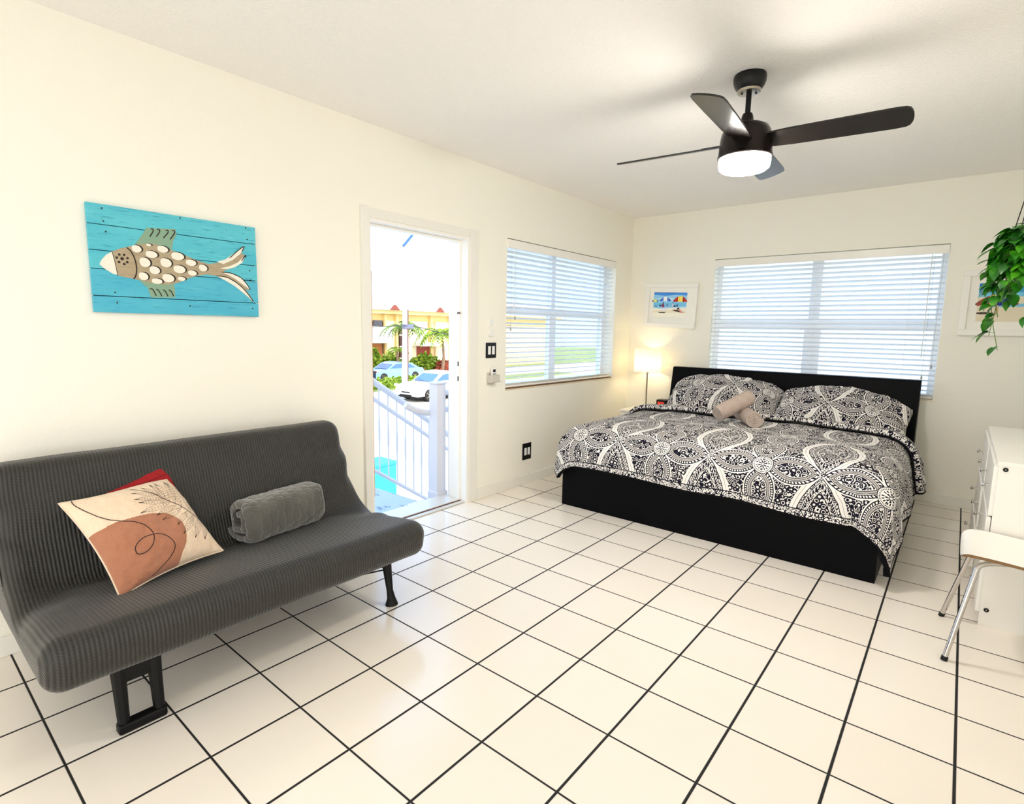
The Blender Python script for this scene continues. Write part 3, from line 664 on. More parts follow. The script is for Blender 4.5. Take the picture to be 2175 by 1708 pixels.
sh2 += dome(0.30, 0.30, 0.34, 0.26, [(150, 76, 60), (140, 70, 60), (246, 216, 80), (20, 34, 130), (20, 30, 110), (160, 70, 60)])
sh2 += [((206, 180, 140), rect(0.28, 0.58, 0.34, 0.78)), ((60, 40, 34), [(0, 0.76), (0.10, 0.75), (0.28, 0.77), (0.26, 0.80), (0.08, 0.81), (0, 0.80)])]
picture('white framed beach watercolour partly hidden by the hanging plant', 1.957, 1.634, 0.575, 0.50, 0.0, 0.37, 0.292, (0.0, 0.003), sh2)

# ------------------------------------------------------------------ ceiling fan
FX, FY = 0.805, 1.655
fan = thing('ceiling_fan', (FX, FY, 2.14), 'black four-blade ceiling fan with a lit round light', 'ceiling fan')
bm = bmn(); lathe(bm, [(0.072, 2.6), (0.075, 2.590), (0.074, 2.568), (0.067, 2.549), (0.056, 2.534), (0.052, 2.530)], 40, c=(FX, FY, 0)); obj('canopy', bm, M_BLACK, fan, smooth=50)
bm = bmn(); lathe(bm, [(0.054, 2.533), (0.052, 2.521), (0.020, 2.518)], 32, c=(FX, FY, 0)); cn = obj('canopy_ring', bm, M_STEEL, fan, smooth=40)
for k in range(4):
    a = k * PI / 2 + 0.5; bm = bmn(); lathe(bm, [(0.005, 2.5205), (0.005, 2.515)], 8, c=(FX + 0.032 * math.cos(a), FY + 0.032 * math.sin(a), 0)); obj('screw', bm, M_BLACK, cn)
bm = bmn(); lathe(bm, [(0.0125, 2.525), (0.0125, 2.385)], 20, c=(FX, FY, 0)); obj('downrod', bm, M_BLACKMETAL, fan, smooth=40)
bm = bmn(); lathe(bm, [(0.022, 2.425), (0.027, 2.41), (0.030, 2.386), (0.040, 2.374), (0.078, 2.370), (0.100, 2.358), (0.113, 2.335), (0.118, 2.305), (0.122, 2.250), (0.124, 2.222), (0.116, 2.218)], 48, c=(FX, FY, 0)); obj('motor_housing', bm, M_BRONZE, fan, smooth=50)
bm = bmn(); lathe(bm, [(0.1245, 2.232), (0.126, 2.229), (0.126, 2.221), (0.122, 2.217)], 48, c=(FX, FY, 0)); obj('trim_band', bm, M_BRONZE, fan, smooth=40)
bm = bmn(); lathe(bm, [(0.119, 2.220), (0.119, 2.188), (0.115, 2.172), (0.101, 2.161), (0.070, 2.155), (0.0001, 2.153)], 48, c=(FX, FY, 0)); obj('light_diffuser', bm, M_GLOW, fan, smooth=50)
for k in range(4):
    A = Matrix.Translation((FX, FY, 2.290)) @ Matrix.Rotation(math.radians(0.5), 4, 'Y') @ Matrix.Rotation(k * PI / 2 + math.radians(3.8), 4, 'Z') @ Matrix.Rotation(math.radians(-15.5), 4, 'X')
    pts = [(x_, y_ * 1.12) for x_, y_ in [(0.105, -0.050), (0.20, -0.057), (0.45, -0.062), (0.60, -0.064), (0.640, -0.061), (0.655, -0.052), (0.663, -0.036), (0.667, -0.018), (0.668, 0.0), (0.667, 0.018), (0.663, 0.036), (0.655, 0.052), (0.640, 0.061), (0.60, 0.064), (0.45, 0.062), (0.20, 0.057), (0.105, 0.050)]]
    bm = bmn(); prism(bm, pts, A @ Matrix.Translation((0, 0, -0.004)), 0.008)
    b = obj('blade', bm, M_FANWOOD, fan)
    bm = bmn(); box(bm, 0.09, -0.022, 0.0035, 0.21, 0.022, 0.0075, bev=0.002, M=A); obj('blade_bracket', bm, M_BLACKMETAL, b)

# ------------------------------------------------------------------ nightstand corner
NX0, NX1, NY0, NY1, NZ = -1.03, -0.645, 3.905, 4.365, 0.553
ns = thing('nightstand', ((NX0 + NX1) / 2, (NY0 + NY1) / 2, 0), 'white two-drawer nightstand in the corner beside the bed', 'nightstand')
bm = bmn(); box(bm, NX0 + 0.012, NY0 + 0.02, 0.0, NX1 - 0.012, NY1, NZ - 0.022, bev=0.002); obj('body', bm, M_WHITE, ns)
bm = bmn(); box(bm, NX0, NY0, NZ - 0.022, NX1, NY1 + 0.005, NZ, bev=0.003); obj('top', bm, M_WHITE, ns)
for z0, z1 in ((0.30, 0.525), (0.06, 0.29)):
    bm = bmn(); box(bm, NX0 + 0.016, NY0 + 0.004, z0, NX1 - 0.016, NY0 + 0.022, z1, bev=0.002); obj('drawer_front', bm, M_WHITE, ns)
LX, LY = -0.885, 4.235
lamp = thing('table_lamp', (LX, LY, NZ), 'lit table lamp with white drum shade on the nightstand', 'lamp')
bm = bmn(); box(bm, LX - 0.088, LY - 0.088, NZ, LX + 0.088, LY + 0.088, NZ + 0.014, bev=0.004); obj('base', bm, M_STEEL, lamp)
bm = bmn(); tube(bm, [(LX, LY, NZ + 0.012), (LX, LY, 0.955)], 0.0085, 16); lathe(bm, [(0.014, 0.928), (0.014, 0.95), (0.017, 0.955), (0.017, 0.985)], 16, c=(LX, LY, 0)); obj('stem', bm, M_STEEL, lamp, smooth=40)
def _shade():
    mt = bpy.data.materials.new('white_fabric_shade'); mt.use_nodes = True; nt = mt.node_tree; nt.nodes.clear()
    o = nt.nodes.new('ShaderNodeOutputMaterial'); d = nt.nodes.new('ShaderNodeBsdfDiffuse'); t = nt.nodes.new('ShaderNodeBsdfTranslucent'); x = nt.nodes.new('ShaderNodeMixShader')
    w = nt.nodes.new('ShaderNodeTexNoise'); w.inputs['Scale'].default_value = 140; mx = nt.nodes.new('ShaderNodeMix'); mx.data_type = 'RGBA'
    mx.inputs[6].default_value = S(250, 243, 226); mx.inputs[7].default_value = S(244, 236, 216); nt.links.new(w.outputs[0], mx.inputs[0])
    nt.links.new(mx.outputs[2], d.inputs[0]); nt.links.new(mx.outputs[2], t.inputs[0]); x.inputs[0].default_value = 0.5
    nt.links.new(d.outputs[0], x.inputs[1]); nt.links.new(t.outputs[0], x.inputs[2]); nt.links.new(x.outputs[0], o.inputs[0]); return mt
bm = bmn(); lathe(bm, [(0.143, 0.948), (0.141, 1.186)], 56, c=(LX, LY, 0), cap=False); o = obj('lamp_shade', bm, _shade(), lamp, smooth=60)
for z, r in ((0.948, 0.143), (1.186, 0.141)):
    bm = bmn(); tube(bm, [(LX + r * math.cos(2 * PI * k / 48), LY + r * math.sin(2 * PI * k / 48), z) for k in range(48)], 0.0016, 6, closed=True); obj('shade_ring', bm, M_WHITE, lamp)
bm = bmn()
for k in range(3): a = k * 2 * PI / 3; tube(bm, [(LX + 0.016 * math.cos(a), LY + 0.016 * math.sin(a), 0.983), (LX + 0.142 * math.cos(a), LY + 0.142 * math.sin(a), 0.952)], 0.0014, 6)
obj('shade_holder', bm, M_WHITE, lamp)
bm = bmn(); bmesh.ops.create_uvsphere(bm, u_segments=16, v_segments=10, radius=0.028, matrix=Matrix.Translation((LX, LY, 1.035))); obj('bulb', bm, M_BULB, lamp, smooth=180)
bm = bmn(); tube(bm, catmull([(LX + 0.02, LY + 0.08, NZ + 0.01), (LX + 0.07, LY + 0.07, NZ + 0.03), (LX + 0.11, LY + 0.02, NZ + 0.006), (LX + 0.10, LY - 0.01, NZ + 0.004)], 6), 0.0025, 6); obj('cord', bm, mat('clear_brown_cord', S(70, 60, 44), 0.4), lamp)
ck = thing('alarm_clock', (-0.685, 4.235, NZ), 'small black alarm clock with red digits between lamp and headboard', 'clock')
bm = bmn(); box(bm, -0.742, 4.18, NZ, -0.632, 4.29, NZ + 0.108, bev=0.006); obj('case', bm, M_BLACK, ck)
bm = bmn(); box(bm, -0.734, 4.177, NZ + 0.014, -0.640, 4.181, NZ + 0.096, bev=0.001); obj('face', bm, mat('dark_red_display', S(34, 8, 8), 0.12), ck)
bm = bmn()
for dx in (-0.722, -0.706, -0.686, -0.670):
    for (zz, hh) in ((0.058, 0.003), (0.070, 0.003), (0.082, 0.003)): box(bm, dx, 4.1755, NZ + zz, dx + 0.011, 4.178, NZ + zz + hh)
    box(bm, dx + 0.009, 4.1755, NZ + 0.058, dx + 0.012, 4.178, NZ + 0.084)
obj('digits', bm, M_LED, ck)
rm = thing('remote_control', (-0.79, 3.98, NZ), 'black remote control lying on the white nightstand', 'remote')
MR = Matrix.Translation((-0.775, 4.0, NZ)) @ Matrix.Rotation(math.radians(62), 4, 'Z')
bm = bmn(); box(bm, -0.023, -0.08, 0, 0.023, 0.08, 0.018, bev=0.006, M=MR); obj('case', bm, M_BLACK, rm)
bm = bmn()
for i in range(3):
    for j in range(6): box(bm, -0.015 + i * 0.011, -0.06 + j * 0.02, 0.0178, -0.008 + i * 0.011, -0.05 + j * 0.02, 0.0195, M=MR)
obj('keypad', bm, mat('grey_rubber_keys', S(70, 70, 74), 0.6), rm)

# ------------------------------------------------------------------ bed
BX0, BX1, BY0 = -0.630, 1.466, 2.281
bed = thing('bed', ((BX0 + BX1) / 2, 3.3, 0), 'large bed with black headboard and low black frame', 'bed')
bm = bmn(); MH = rot_to((BX0 + 0.03, 0, 0), (0, 1, 0), (0, 0, 1)); prism(bm, [(4.055, 0.0), (4.245, 1.008), (4.252, 1.016), (4.325, 1.016), (4.335, 1.0), (4.335, 0.0)], MH, 2.086); obj('headboard', bm, M_BLACKWOOD, bed)
bm = bmn(); box(bm, BX0, BY0, 0.0, BX1, BY0 + 0.03, 0.36, bev=0.002); obj('footboard', bm, M_BLACKWOOD, bed)
for x in (BX0, BX1 - 0.03):
    bm = bmn(); box(bm, x, BY0 + 0.03, 0.0, x + 0.03, 4.07, 0.30, bev=0.002); obj('side_rail', bm, M_BLACKWOOD, bed)
bm = bmn(); box(bm, BX0 + 0.03, BY0 + 0.05, 0.22, BX1 - 0.03, 4.05, 0.26); obj('slat_base', bm, M_BLACKWOOD, bed)
bm = bmn(); box(bm, -0.545, 2.37, 0.26, 1.425, 4.05, 0.598, bev=0.07, seg=5); obj('mattress', bm, M_SHEET, bed, smooth=180)

FXL, FXR, FY0, FR, ZT = -0.47, 1.33, 2.42, 0.20, 0.645
def drape(x, e, off=0.0):
    """x: flat coordinate across the bed, e: flat coordinate along it; both bend over the mattress edges"""
    ex = (FXL - x) if x < FXL else (x - FXR if x > FXR else 0.0); sx = -1 if x < FXL else 1
    ey = max(0.0, FY0 - e); d = math.hypot(ex, ey)
    X = min(max(x, FXL), FXR); Y = max(e, FY0)
    crown = 0.030 * max(0.0, 1 - ((X - 0.43) / 1.0) ** 2) * min(1.0, max(0.0, (Y - 2.30) / 0.5)) * min(1, max(0, (3.70 - Y) / 0.3))
    lump = 0.014 * nz(X * 2.6, Y * 2.6, 1.7) + 0.006 * nz(X * 7, Y * 7, 4.0)
    z = ZT + crown; n = Vector((0, 0, 1))
    if d > 1e-6:
        ux, uy = sx * ex / d, -ey / d; qa = FR * PI / 2
        if d < qa: lat = FR * math.sin(d / FR); dr = FR * (1 - math.cos(d / FR)); t = d / FR
        else: lat = FR + 0.05 * (d - qa); dr = FR + (d - qa); t = PI / 2
        k = min(1.0, dr / 0.30); lat *= 1 + (0.40 if sx > 0 else 0.30) * (min(ex, ey) / max(ex, ey))
        s_ = x * 1.0 + e * 1.0
        wave = k * (0.014 * math.sin(s_ * 11.0) + 0.012 * nz(s_ * 5.0, 2.0, dr)) * (1.7 if ex > 0 and sx > 0 else 0.6)
        X += ux * (lat + wave); Y += uy * (lat + wave); z -= dr
        n = Vector((ux * math.sin(t), uy * math.sin(t), math.cos(t)))
        lump *= max(0.2, 1 - k)
    p = Vector((X, Y, z)) + n * (lump + off)
    return p
UL, UR = FXL - 0.344, FXR + 0.50
def du(s): return UL + (UR - UL) * s
def foot_over(s): return 0.418 + 0.045 * s + 0.006 * math.sin(s * 19)
def dv(s, t): return (FY0 - foot_over(s)) + (3.53 - FY0 + foot_over(s)) * t
bm = bmn(); gridmesh(bm, 150, 100, lambda s, t: drape(du(s), dv(s, t)), uvfn=lambda s, t: (s * DU, t * DV))
duv = obj('duvet', bm, M_DUVET, None, smooth=180, label='black and white medallion patterned duvet draped over the bed', cat='duvet', recalc=False)
sm = duv.modifiers.new('thickness', 'SOLIDIFY'); sm.thickness = 0.032; sm.offset = -1
bm = bmn(); W_ = 0.145
def strip(s, t):
    e = 3.535 - W_ * t + 0.02 * nz(s * 5, 0.3, 0); o = 0.030 * math.sin(min(1.0, t * 8) * PI / 2) - (0.016 if t > 0.97 else 0.0)
    return drape(UL + 0.03 + (UR - UL - 0.05) * s, e, o + 0.004)
gridmesh(bm, 150, 14, strip, uvfn=lambda s, t: (s * DU, DV + 0.2 - 0.165 + 0.15 * t))
fo = obj('folded_edge', bm, M_DUVET, duv, smooth=180, recalc=False)
sm = fo.modifiers.new('thickness', 'SOLIDIFY'); sm.thickness = 0.022; sm.offset = -1
bm = bmn(); tube(bm, [strip(k / 150, 1.0) + Vector((0, -0.002, -0.002)) for k in range(151)], 0.005, 8); obj('hem_piping', bm, mat('black_cotton_piping', S(14, 13, 18), 0.8), duv, smooth=180)

bm = bmn(); gridmesh(bm, 60, 12, lambda a, t: drape(-0.46 + 1.80 * a, 3.505 + 0.33 * t + 0.012 * nz(a * 6, 1, 0), 0.016 + 0.006 * nz(a * 9, t * 3, 2)))
sh = obj('top_sheet', bm, M_SHEET, bed, smooth=180, recalc=False); sm = sh.modifiers.new('thickness', 'SOLIDIFY'); sm.thickness = 0.01; sm.offset = -1
def pillow_bm(w, h, t, M, seed=0.0, wr=0.008, corner=0.07, nu=48, nv=30, mi=(0, 0), facefn=None, uvoff=(0, 0), slump=0.0, soft=0.0):
    bm = bmn()
    def P(u, v, sgn):
        prof = max(0.0, (1 - abs(u) ** 2.4)) ** 0.5 * max(0.0, (1 - abs(v) ** 2.4)) ** 0.5
        x = u * w / 2 * (1 - corner * (1 - v * v) * abs(u)); y = v * h / 2 * (1 - corner * (1 - u * u) * abs(v))
        if soft and u > 0 and v > 0: k_ = 1 - soft * (u * v) ** 2; x *= k_; y *= k_
        if slump: x *= 1 - 0.07 * v ** 4; y *= 1 - 0.16 * abs(u) ** 5; y -= slump * u * u * h * 0.12 * (1 if v > 0 else 0.4)
        z = sgn * t / 2 * prof - (slump * 0.02 * u * u if slump else 0)
        if prof > 0: z += sgn * (wr * nz(u * 3 + seed, v * 3, seed) + wr * 0.5 * nz(u * 9 + seed, v * 8, seed)) * min(1, prof * 3)
        return M @ Vector((x, y, z))
    l = bm.loops.layers.uv.verify()
    for sgn, q in ((1, mi[0]), (-1, mi[1])):
        V = [[bm.verts.new(P(-1 + 2 * i / nu, -1 + 2 * j / nv, sgn)) for j in range(nv + 1)] for i in range(nu + 1)]
        for i in range(nu):
            for j in range(nv):
                ids = ((i, j), (i + 1, j), (i + 1, j + 1), (i, j + 1)) if sgn > 0 else ((i, j), (i, j + 1), (i + 1, j + 1), (i + 1, j))
                f = bm.faces.new([V[a][b] for a, b in ids])
                f.material_index = facefn(-1 + 2 * (i + .5) / nu, -1 + 2 * (j + .5) / nv) if (facefn and sgn > 0) else q
                for lp, (a, b) in zip(f.loops, ids): lp[l].uv = (a / nu * w + uvoff[0], b / nv * h + uvoff[1])
    bmesh.ops.remove_doubles(bm, verts=bm.verts[:], dist=1e-5)
    return bm, P
MP1 = rot_to((0.025, 3.945, 0.785), (1, 0.015, -0.01), (0, 0.78, 0.62))
bm, _ = pillow_bm(1.05, 0.53, 0.25, MP1, 3.1, 0.030, slump=1.0)
p1 = obj('bed_pillow', bm, M_SHAM, None, smooth=180, label='patterned bed pillow on the side nearest the lamp', cat='pillow', group='patterned pillows against the headboard')
bm = bmn(); box(bm, 0.47, -0.215, 0.0, 0.515, -0.19, 0.003, M=MP1); obj('care_tag', bm, M_WHITEPL, p1, label='white care tag')
MP2 = rot_to((0.985, 3.94, 0.752), (1, -0.03, -0.075), (0.03, 0.78, 0.60))
bm, _ = pillow_bm(1.0, 0.52, 0.25, MP2, 8.4, 0.030, uvoff=(0.21, 0.12), slump=1.0)
p2 = obj('bed_pillow', bm, M_SHAM, None, smooth=180, label='patterned bed pillow on the side nearest the dresser', cat='pillow', group='patterned pillows against the headboard')
bm = bmn(); box(bm, 0.455, -0.225, 0.0, 0.50, -0.195, 0.003, M=MP2); obj('care_tag', bm, M_WHITEPL, p2, label='white care tag')

# ---- rolled towels
def _terry(c1, c2):
    def f(link, bump):
        p = position(); n = tex('ShaderNodeTexNoise', p, Scale=160.0, Detail=3.0); w = tex('ShaderNodeTexNoise', p, Scale=22.0, Detail=2.0)
        link('Base Color', mixc(w, c1, c2)); bump(n + w, 0.6, 0.006)
    return f
M_TOWEL = mat('beige_grey_terry', S(205, 186, 172), 0.95, build=_terry(S(168, 150, 140), S(200, 184, 173)), spec=0.1)
def roll(bm, A, B, R, turns=3.6, th=0.016, n=150, sy=1.0, start=0.0):
    A, B = Vector(A), Vector(B); ax = (B - A).normalized(); up = Vector((0, 0, 1)); u = ax.cross(up).normalized(); w = u.cross(ax)
    outer = []; inner = []
    for k in range(n + 1):
        a = start + 2 * PI * turns * k / n; r = R - (R - 0.008) * (1 - k / n)
        outer.append((r * math.cos(a), r * math.sin(a) * sy)); rr = max(0.002, r - th * (0.96 if k < n else 1.0)); inner.append((rr * math.cos(a), rr * math.sin(a) * sy))
    def ring(C, shift):
        return [[bm.verts.new(C + u * x + w * y + ax * (shift * (0.5 - abs(0.5 - k / n)) + 0.006 * nz(k * 0.13, C.x * 9))) for k, (x, y) in enumerate(L)] for L in (outer, inner)]
    T = 6; rings = []
    for q in range(T + 1):
        rings.append(ring(A.lerp(B, q / T), 0.0))
    for q in range(T):
        for L in (0, 1):
            for k in range(n): bm.faces.new((rings[q][L][k], rings[q][L][k + 1], rings[q + 1][L][k + 1], rings[q + 1][L][k]))
        bm.faces.new((rings[q][0][n], rings[q][1][n], rings[q + 1][1][n], rings[q + 1][0][n])); bm.faces.new((rings[q][0][0], rings[q][1][0], rings[q + 1][1][0], rings[q + 1][0][0]))
    for q in (0, T):
        for k in range(n): bm.faces.new((rings[q][0][k], rings[q][0][k + 1], rings[q][1][k + 1], rings[q][1][k]))
bm = bmn(); roll(bm, (0.585, 2.975, 0.742), (0.40, 3.27, 0.748), 0.068, start=2.6)
obj('rolled_towel', bm, M_TOWEL, None, smooth=50, label='rolled beige towel whose spiral end faces out, lying on the duvet', cat='towel', group='rolled towels on the bed')
bm = bmn(); roll(bm, (0.315, 2.965, 0.752), (0.475, 3.20, 0.872), 0.066, start=4.2)
obj('rolled_towel', bm, M_TOWEL, None, smooth=50, label='rolled beige towel leaning on top of the other towel roll', cat='towel', group='rolled towels on the bed')

# ------------------------------------------------------------------ sofa
def _knit(link, bump):
    u, v, _ = xyz(coord('UV'))
    rib = m('SINE', v * (2 * PI / 0.0125)); ro = m('SINE', u * (2 * PI / 0.0105))
    h = rib * 0.8 + ro * 0.2
    n = tex('ShaderNodeTexNoise', coord('UV'), Scale=4.0, Detail=2.0)
    base = mixc(n, S(52, 51, 46), S(70, 68, 62))
    link('Base Color', mixc(m('MULTIPLY', h * 0.5 + 0.5, 0.75, clamp=True), S(20, 20, 18), base)); bump(h, 0.5, 0.003)
M_KNIT = mat('charcoal_waffle_knit', S(84, 82, 74), 0.55, build=_knit, spec=0.45, Sheen_Weight=0.3, Sheen_Roughness=0.35)
SY0, SY1 = -0.958, 0.520
sofa = thing('sofa_bed', (-0.7, (SY0 + SY1) / 2, 0), 'charcoal grey sofa bed under a ribbed stretch slipcover', 'sofa')
def rounded(poly, rads, per=9, edge=9):
    pts = []; n = len(poly)
    tps = []
    for i in range(n):
        p0, p1, p2 = Vector(poly[i - 1]), Vector(poly[i]), Vector(poly[(i + 1) % n]); a = (p0 - p1).normalized(); b = (p2 - p1).normalized()
        ang = a.angle(b); t = rads[i] / math.tan(ang / 2); c = p1 + (a + b).normalized() * (rads[i] / math.sin(ang / 2))
        s = p1 + a * t; e = p1 + b * t; arc = []
        a0 = math.atan2(s.y - c.y, s.x - c.x); a1 = math.atan2(e.y - c.y, e.x - c.x); da = (a1 - a0 + PI) % (2 * PI) - PI
        for k in range(per + 1): th = a0 + da * k / per; arc.append(Vector((c.x + rads[i] * math.cos(th), c.y + rads[i] * math.sin(th))))
        tps.append(arc)
    for i in range(n):
        pts += tps[i]; s = tps[i][-1]; e = tps[(i + 1) % n][0]
        pts += [s.lerp(e, k / edge) for k in range(1, edge)]
    return pts
def sofa_profile(fil):
    poly = [(-0.240, 0.248), (-0.222, 0.432), (-0.800, 0.372), (-0.972, 0.832), (-1.120, 0.842), (-1.075, 0.248)]
    return rounded(poly, [0.068, 0.068, fil, 0.068, 0.068, 0.068])
def inset(pts, d):
    n = len(pts); o = []
    for i in range(n):
        t = (pts[(i + 1) % n] - pts[i - 1]); nrm = Vector((-t.y, t.x))
        if nrm.length < 1e-9: nrm = Vector((0, 0))
        else: nrm.normalize()
        o.append(pts[i] + nrm * d)
    return o
bm = bmn(); rows = []; R0 = 0.062
seq = []
for k in range(8):
    th = PI / 2 * k / 7; seq.append((SY0 + R0 * (1 - math.cos(th)), R0 * (1 - math.sin(th))))
for k in range(1, 70): seq.append((SY0 + R0 + (SY1 - SY0 - 2 * R0) * k / 70, 0.0))
for k in range(8):
    th = PI / 2 * (1 - k / 7); seq.append((SY1 - R0 * (1 - math.cos(th)), R0 * (1 - math.sin(th))))
area = 0
for (y, d) in seq:
    e = min(y - SY0, SY1 - y); q = max(0.0, 1 - e / 0.22); fil = 0.07 + 0.20 * q * q
    pts = sofa_profile(fil); sgn = 1
    a2 = sum(pts[i - 1].x * pts[i].y - pts[i].x * pts[i - 1].y for i in range(len(pts)))
    pts = inset(pts, d if a2 > 0 else -d)
    L = 0; row = []
    for i, p in enumerate(pts):
        if i: L += (p - pts[i - 1]).length
        yy = y
        # the back narrows a little towards its top corners
        if p.y > 0.45: yy = y - math.copysign(0.010 * ((p.y - 0.45) / 0.4) ** 2 * max(0, 1 - e / 0.3), y + 0.2)
        wr = 0.017 * q ** 0.7 * math.sin((p.y * 34 + p.x * 22) + 5 * nz(p.x * 3, y * 3, p.y * 3)) * (1.0 if 0.34 < p.y < 0.78 and p.x < -0.55 else 0.15)
        sag = -0.012 * math.exp(-((p.x + 0.62) / 0.2) ** 2 - ((y + 0.2) / 0.5) ** 2) if p.y < 0.46 and p.y > 0.33 else 0
        row.append((bm.verts.new((p.x + wr * 0.6, yy, p.y + wr * 0.6 + sag + 0.003 * nz(p.x * 5, y * 5, p.y * 5))), L, y))
    rows.append(row)
l = bm.loops.layers.uv.verify(); npf = len(rows[0])
for A, B in zip(rows, rows[1:]):
    for i in range(npf):
        j = (i + 1) % npf; f = bm.faces.new((A[i][0], A[j][0], B[j][0], B[i][0]))
        for lp, s in zip(f.loops, (A[i], A[j], B[j], B[i])): lp[l].uv = (s[1] if not (j == 0 and s is not A[i] and s is not B[i]) else A[i][1] + 0.02, s[2])
for rw in (rows[0], rows[-1]):
    f = bm.faces.new([v[0] for v in rw])
    for lp in f.loops: lp[l].uv = (lp.vert.co.x, lp.vert.co.z)
bmesh.ops.triangulate(bm, faces=[f for f in bm.faces if len(f.verts) > 4])
obj('slipcover', bm, M_KNIT, sofa, smooth=60)
bm = bmn(); box(bm, -1.0, SY0 + 0.14, 0.215, -0.42, SY1 - 0.12, 0.252); 
for y in (SY0 + 0.25, -0.3, SY1 - 0.25): box(bm, -1.0, y - 0.02, 0.20, -0.44, y + 0.02, 0.22)
obj('seat_frame', bm, M_BLACKMETAL, sofa)
def loop_leg(xc, yc, w, x2):
    bm = bmn()
    P0 = [(xc, yc - w / 2), (xc, yc + w / 2)]
    for s in (-1, 1):
        y = yc + s * w / 2
        tube(bm, [(x2, y, 0.235), (x2 + (xc - x2) * 0.4, y, 0.15), (xc, y, 0.03), (xc + 0.003, y, 0.014)], [0.024, 0.021, 0.018, 0.017], 8)
    box(bm, xc - 0.02, yc - w / 2 - 0.02, 0.0, xc + 0.022, yc + w / 2 + 0.02, 0.036, bev=0.008)
    box(bm, x2 - 0.02, yc - w / 2 - 0.016, 0.165, x2 + 0.02, yc + w / 2 + 0.016, 0.235, bev=0.006)
    return bm
obj('leg', loop_leg(-0.335, -0.698, 0.105, -0.36), M_BLACKMETAL, sofa)
bm = bmn(); tube(bm, [(-0.40, 0.385, 0.235), (-0.385, 0.383, 0.16), (-0.365, 0.38, 0.07), (-0.355, 0.38, 0.035), (-0.352, 0.38, 0.0)], [0.026, 0.021, 0.016, 0.020, 0.032], 12)
obj('leg', bm, M_BLACKMETAL, sofa, smooth=60)
obj('leg', loop_leg(-0.97, -0.698, 0.105, -0.95), M_BLACKMETAL, sofa); obj('leg', loop_leg(-0.97, 0.33, 0.105, -0.95), M_BLACKMETAL, sofa)
bm = bmn()
for q in range(3): tube(bm, [(-0.46 - 0.0 * q, 0.20, 0.20 - 0.016 * q), (-0.40, 0.37, 0.20 - 0.016 * q)], 0.0035, 6)
obj('release_bar', bm, M_BLACKMETAL, sofa)

# ---- cushions on the sofa
M_CREAM = mat('cream_velvet', S(240, 214, 186), 0.85, build=_terry(S(236, 208, 178), S(244, 222, 198)), Sheen_Weight=0.3)
M_TERRA = mat('terracotta_velvet', S(176, 116, 84), 0.85, build=_terry(S(166, 106, 76), S(188, 128, 98)), Sheen_Weight=0.3)
M_NAVY = mat('navy_cotton', S(12, 16, 60), 0.8)
M_LINE = mat('dark_printed_line', S(34, 18, 18), 0.8)
M_LEAFLN = mat('fine_printed_line', S(84, 62, 48), 0.8)
CURL = [(-0.842, 0.99), (-0.892, 0.846), (-0.851, 0.63), (-0.764, 0.441), (-0.635, 0.287), (-0.459, 0.163), (-0.289, 0.04), (-0.202, -0.1), (-0.176, -0.264), (-0.244, -0.417), (-0.36, -0.515), (-0.492, -0.538), (-0.57, -0.494), (-0.559, -0.387), (-0.461, -0.304), (-0.32, -0.265), (-0.157, -0.289), (-0.007, -0.382), (0.072, -0.541), (0.045, -0.695), (-0.089, -0.822), (-0.281, -0.919), (-0.452, -0.99)]
BLOB = [(-1.0, 0.20), (-0.556, 0.208), (-0.181, 0.16), (0.066, 0.111), (0.271, 0.021), (0.4, -0.147), (0.411, -0.371), (0.294, -0.657), (0.151, -0.836), (0.06, -1.01), (-1.0, -1.01)]
STEM = [(0.034, 0.868), (0.229, 0.609), (0.385, 0.374), (0.582, 0.135), (0.802, -0.118), (0.99, -0.275)]
LEAF = [((0.204, 0.81), (0.378, 0.431)), ((0.388, 0.834), (0.42, 0.334)), ((0.487, 0.831), (0.475, 0.258)), ((0.726, 0.829), (0.546, 0.176)), ((0.749, 0.776), (0.635, 0.086)), ((0.898, 0.604), (0.782, -0.082)), ((0.956, 0.328), (0.891, -0.183)), ((-0.051, 0.711), (0.327, 0.477)), ((-0.103, 0.533), (0.378, 0.363)), ((-0.079, 0.428), (0.426, 0.278)), ((-0.16, 0.202), (0.462, 0.237)), ((0.073, 0.06), (0.549, 0.148)), ((0.104, -0.073), (0.621, 0.065)), ((0.3, -0.271), (0.704, -0.036)), ((0.313, -0.487), (0.812, -0.135)), ((0.499, -0.638), (0.911, -0.218)), ((0.699, -0.715), (0.97, -0.285))]
def inside(pt, poly):
    x, y = pt; c = False
    for i in range(len(poly)):
        (x1, y1), (x2, y2) = poly[i - 1], poly[i]
        if (y1 > y) != (y2 > y) and x < (x2 - x1) * (y - y1) / (y2 - y1) + x1: c = not c
    return c
blob_s = [(p.x, p.y) for p in catmull([(*q, 0) for q in BLOB[1:10]], 6)] ; blob_s = [BLOB[0]] + blob_s + [BLOB[-1]]
MC = rot_to((-0.735, -0.530, 0.548), (-0.115, 0.37, 0.012), (-0.27, -0.085, 0.30))
bm, PC = pillow_bm(0.43, 0.43, 0.15, MC, 1.3, 0.006, corner=0.09, nu=220, nv=220, soft=0.13, mi=(0, 4), facefn=lambda u, v: 1 if inside((u, v), blob_s) else 0)
bmesh.ops.recalc_face_normals(bm, faces=bm.faces[:])
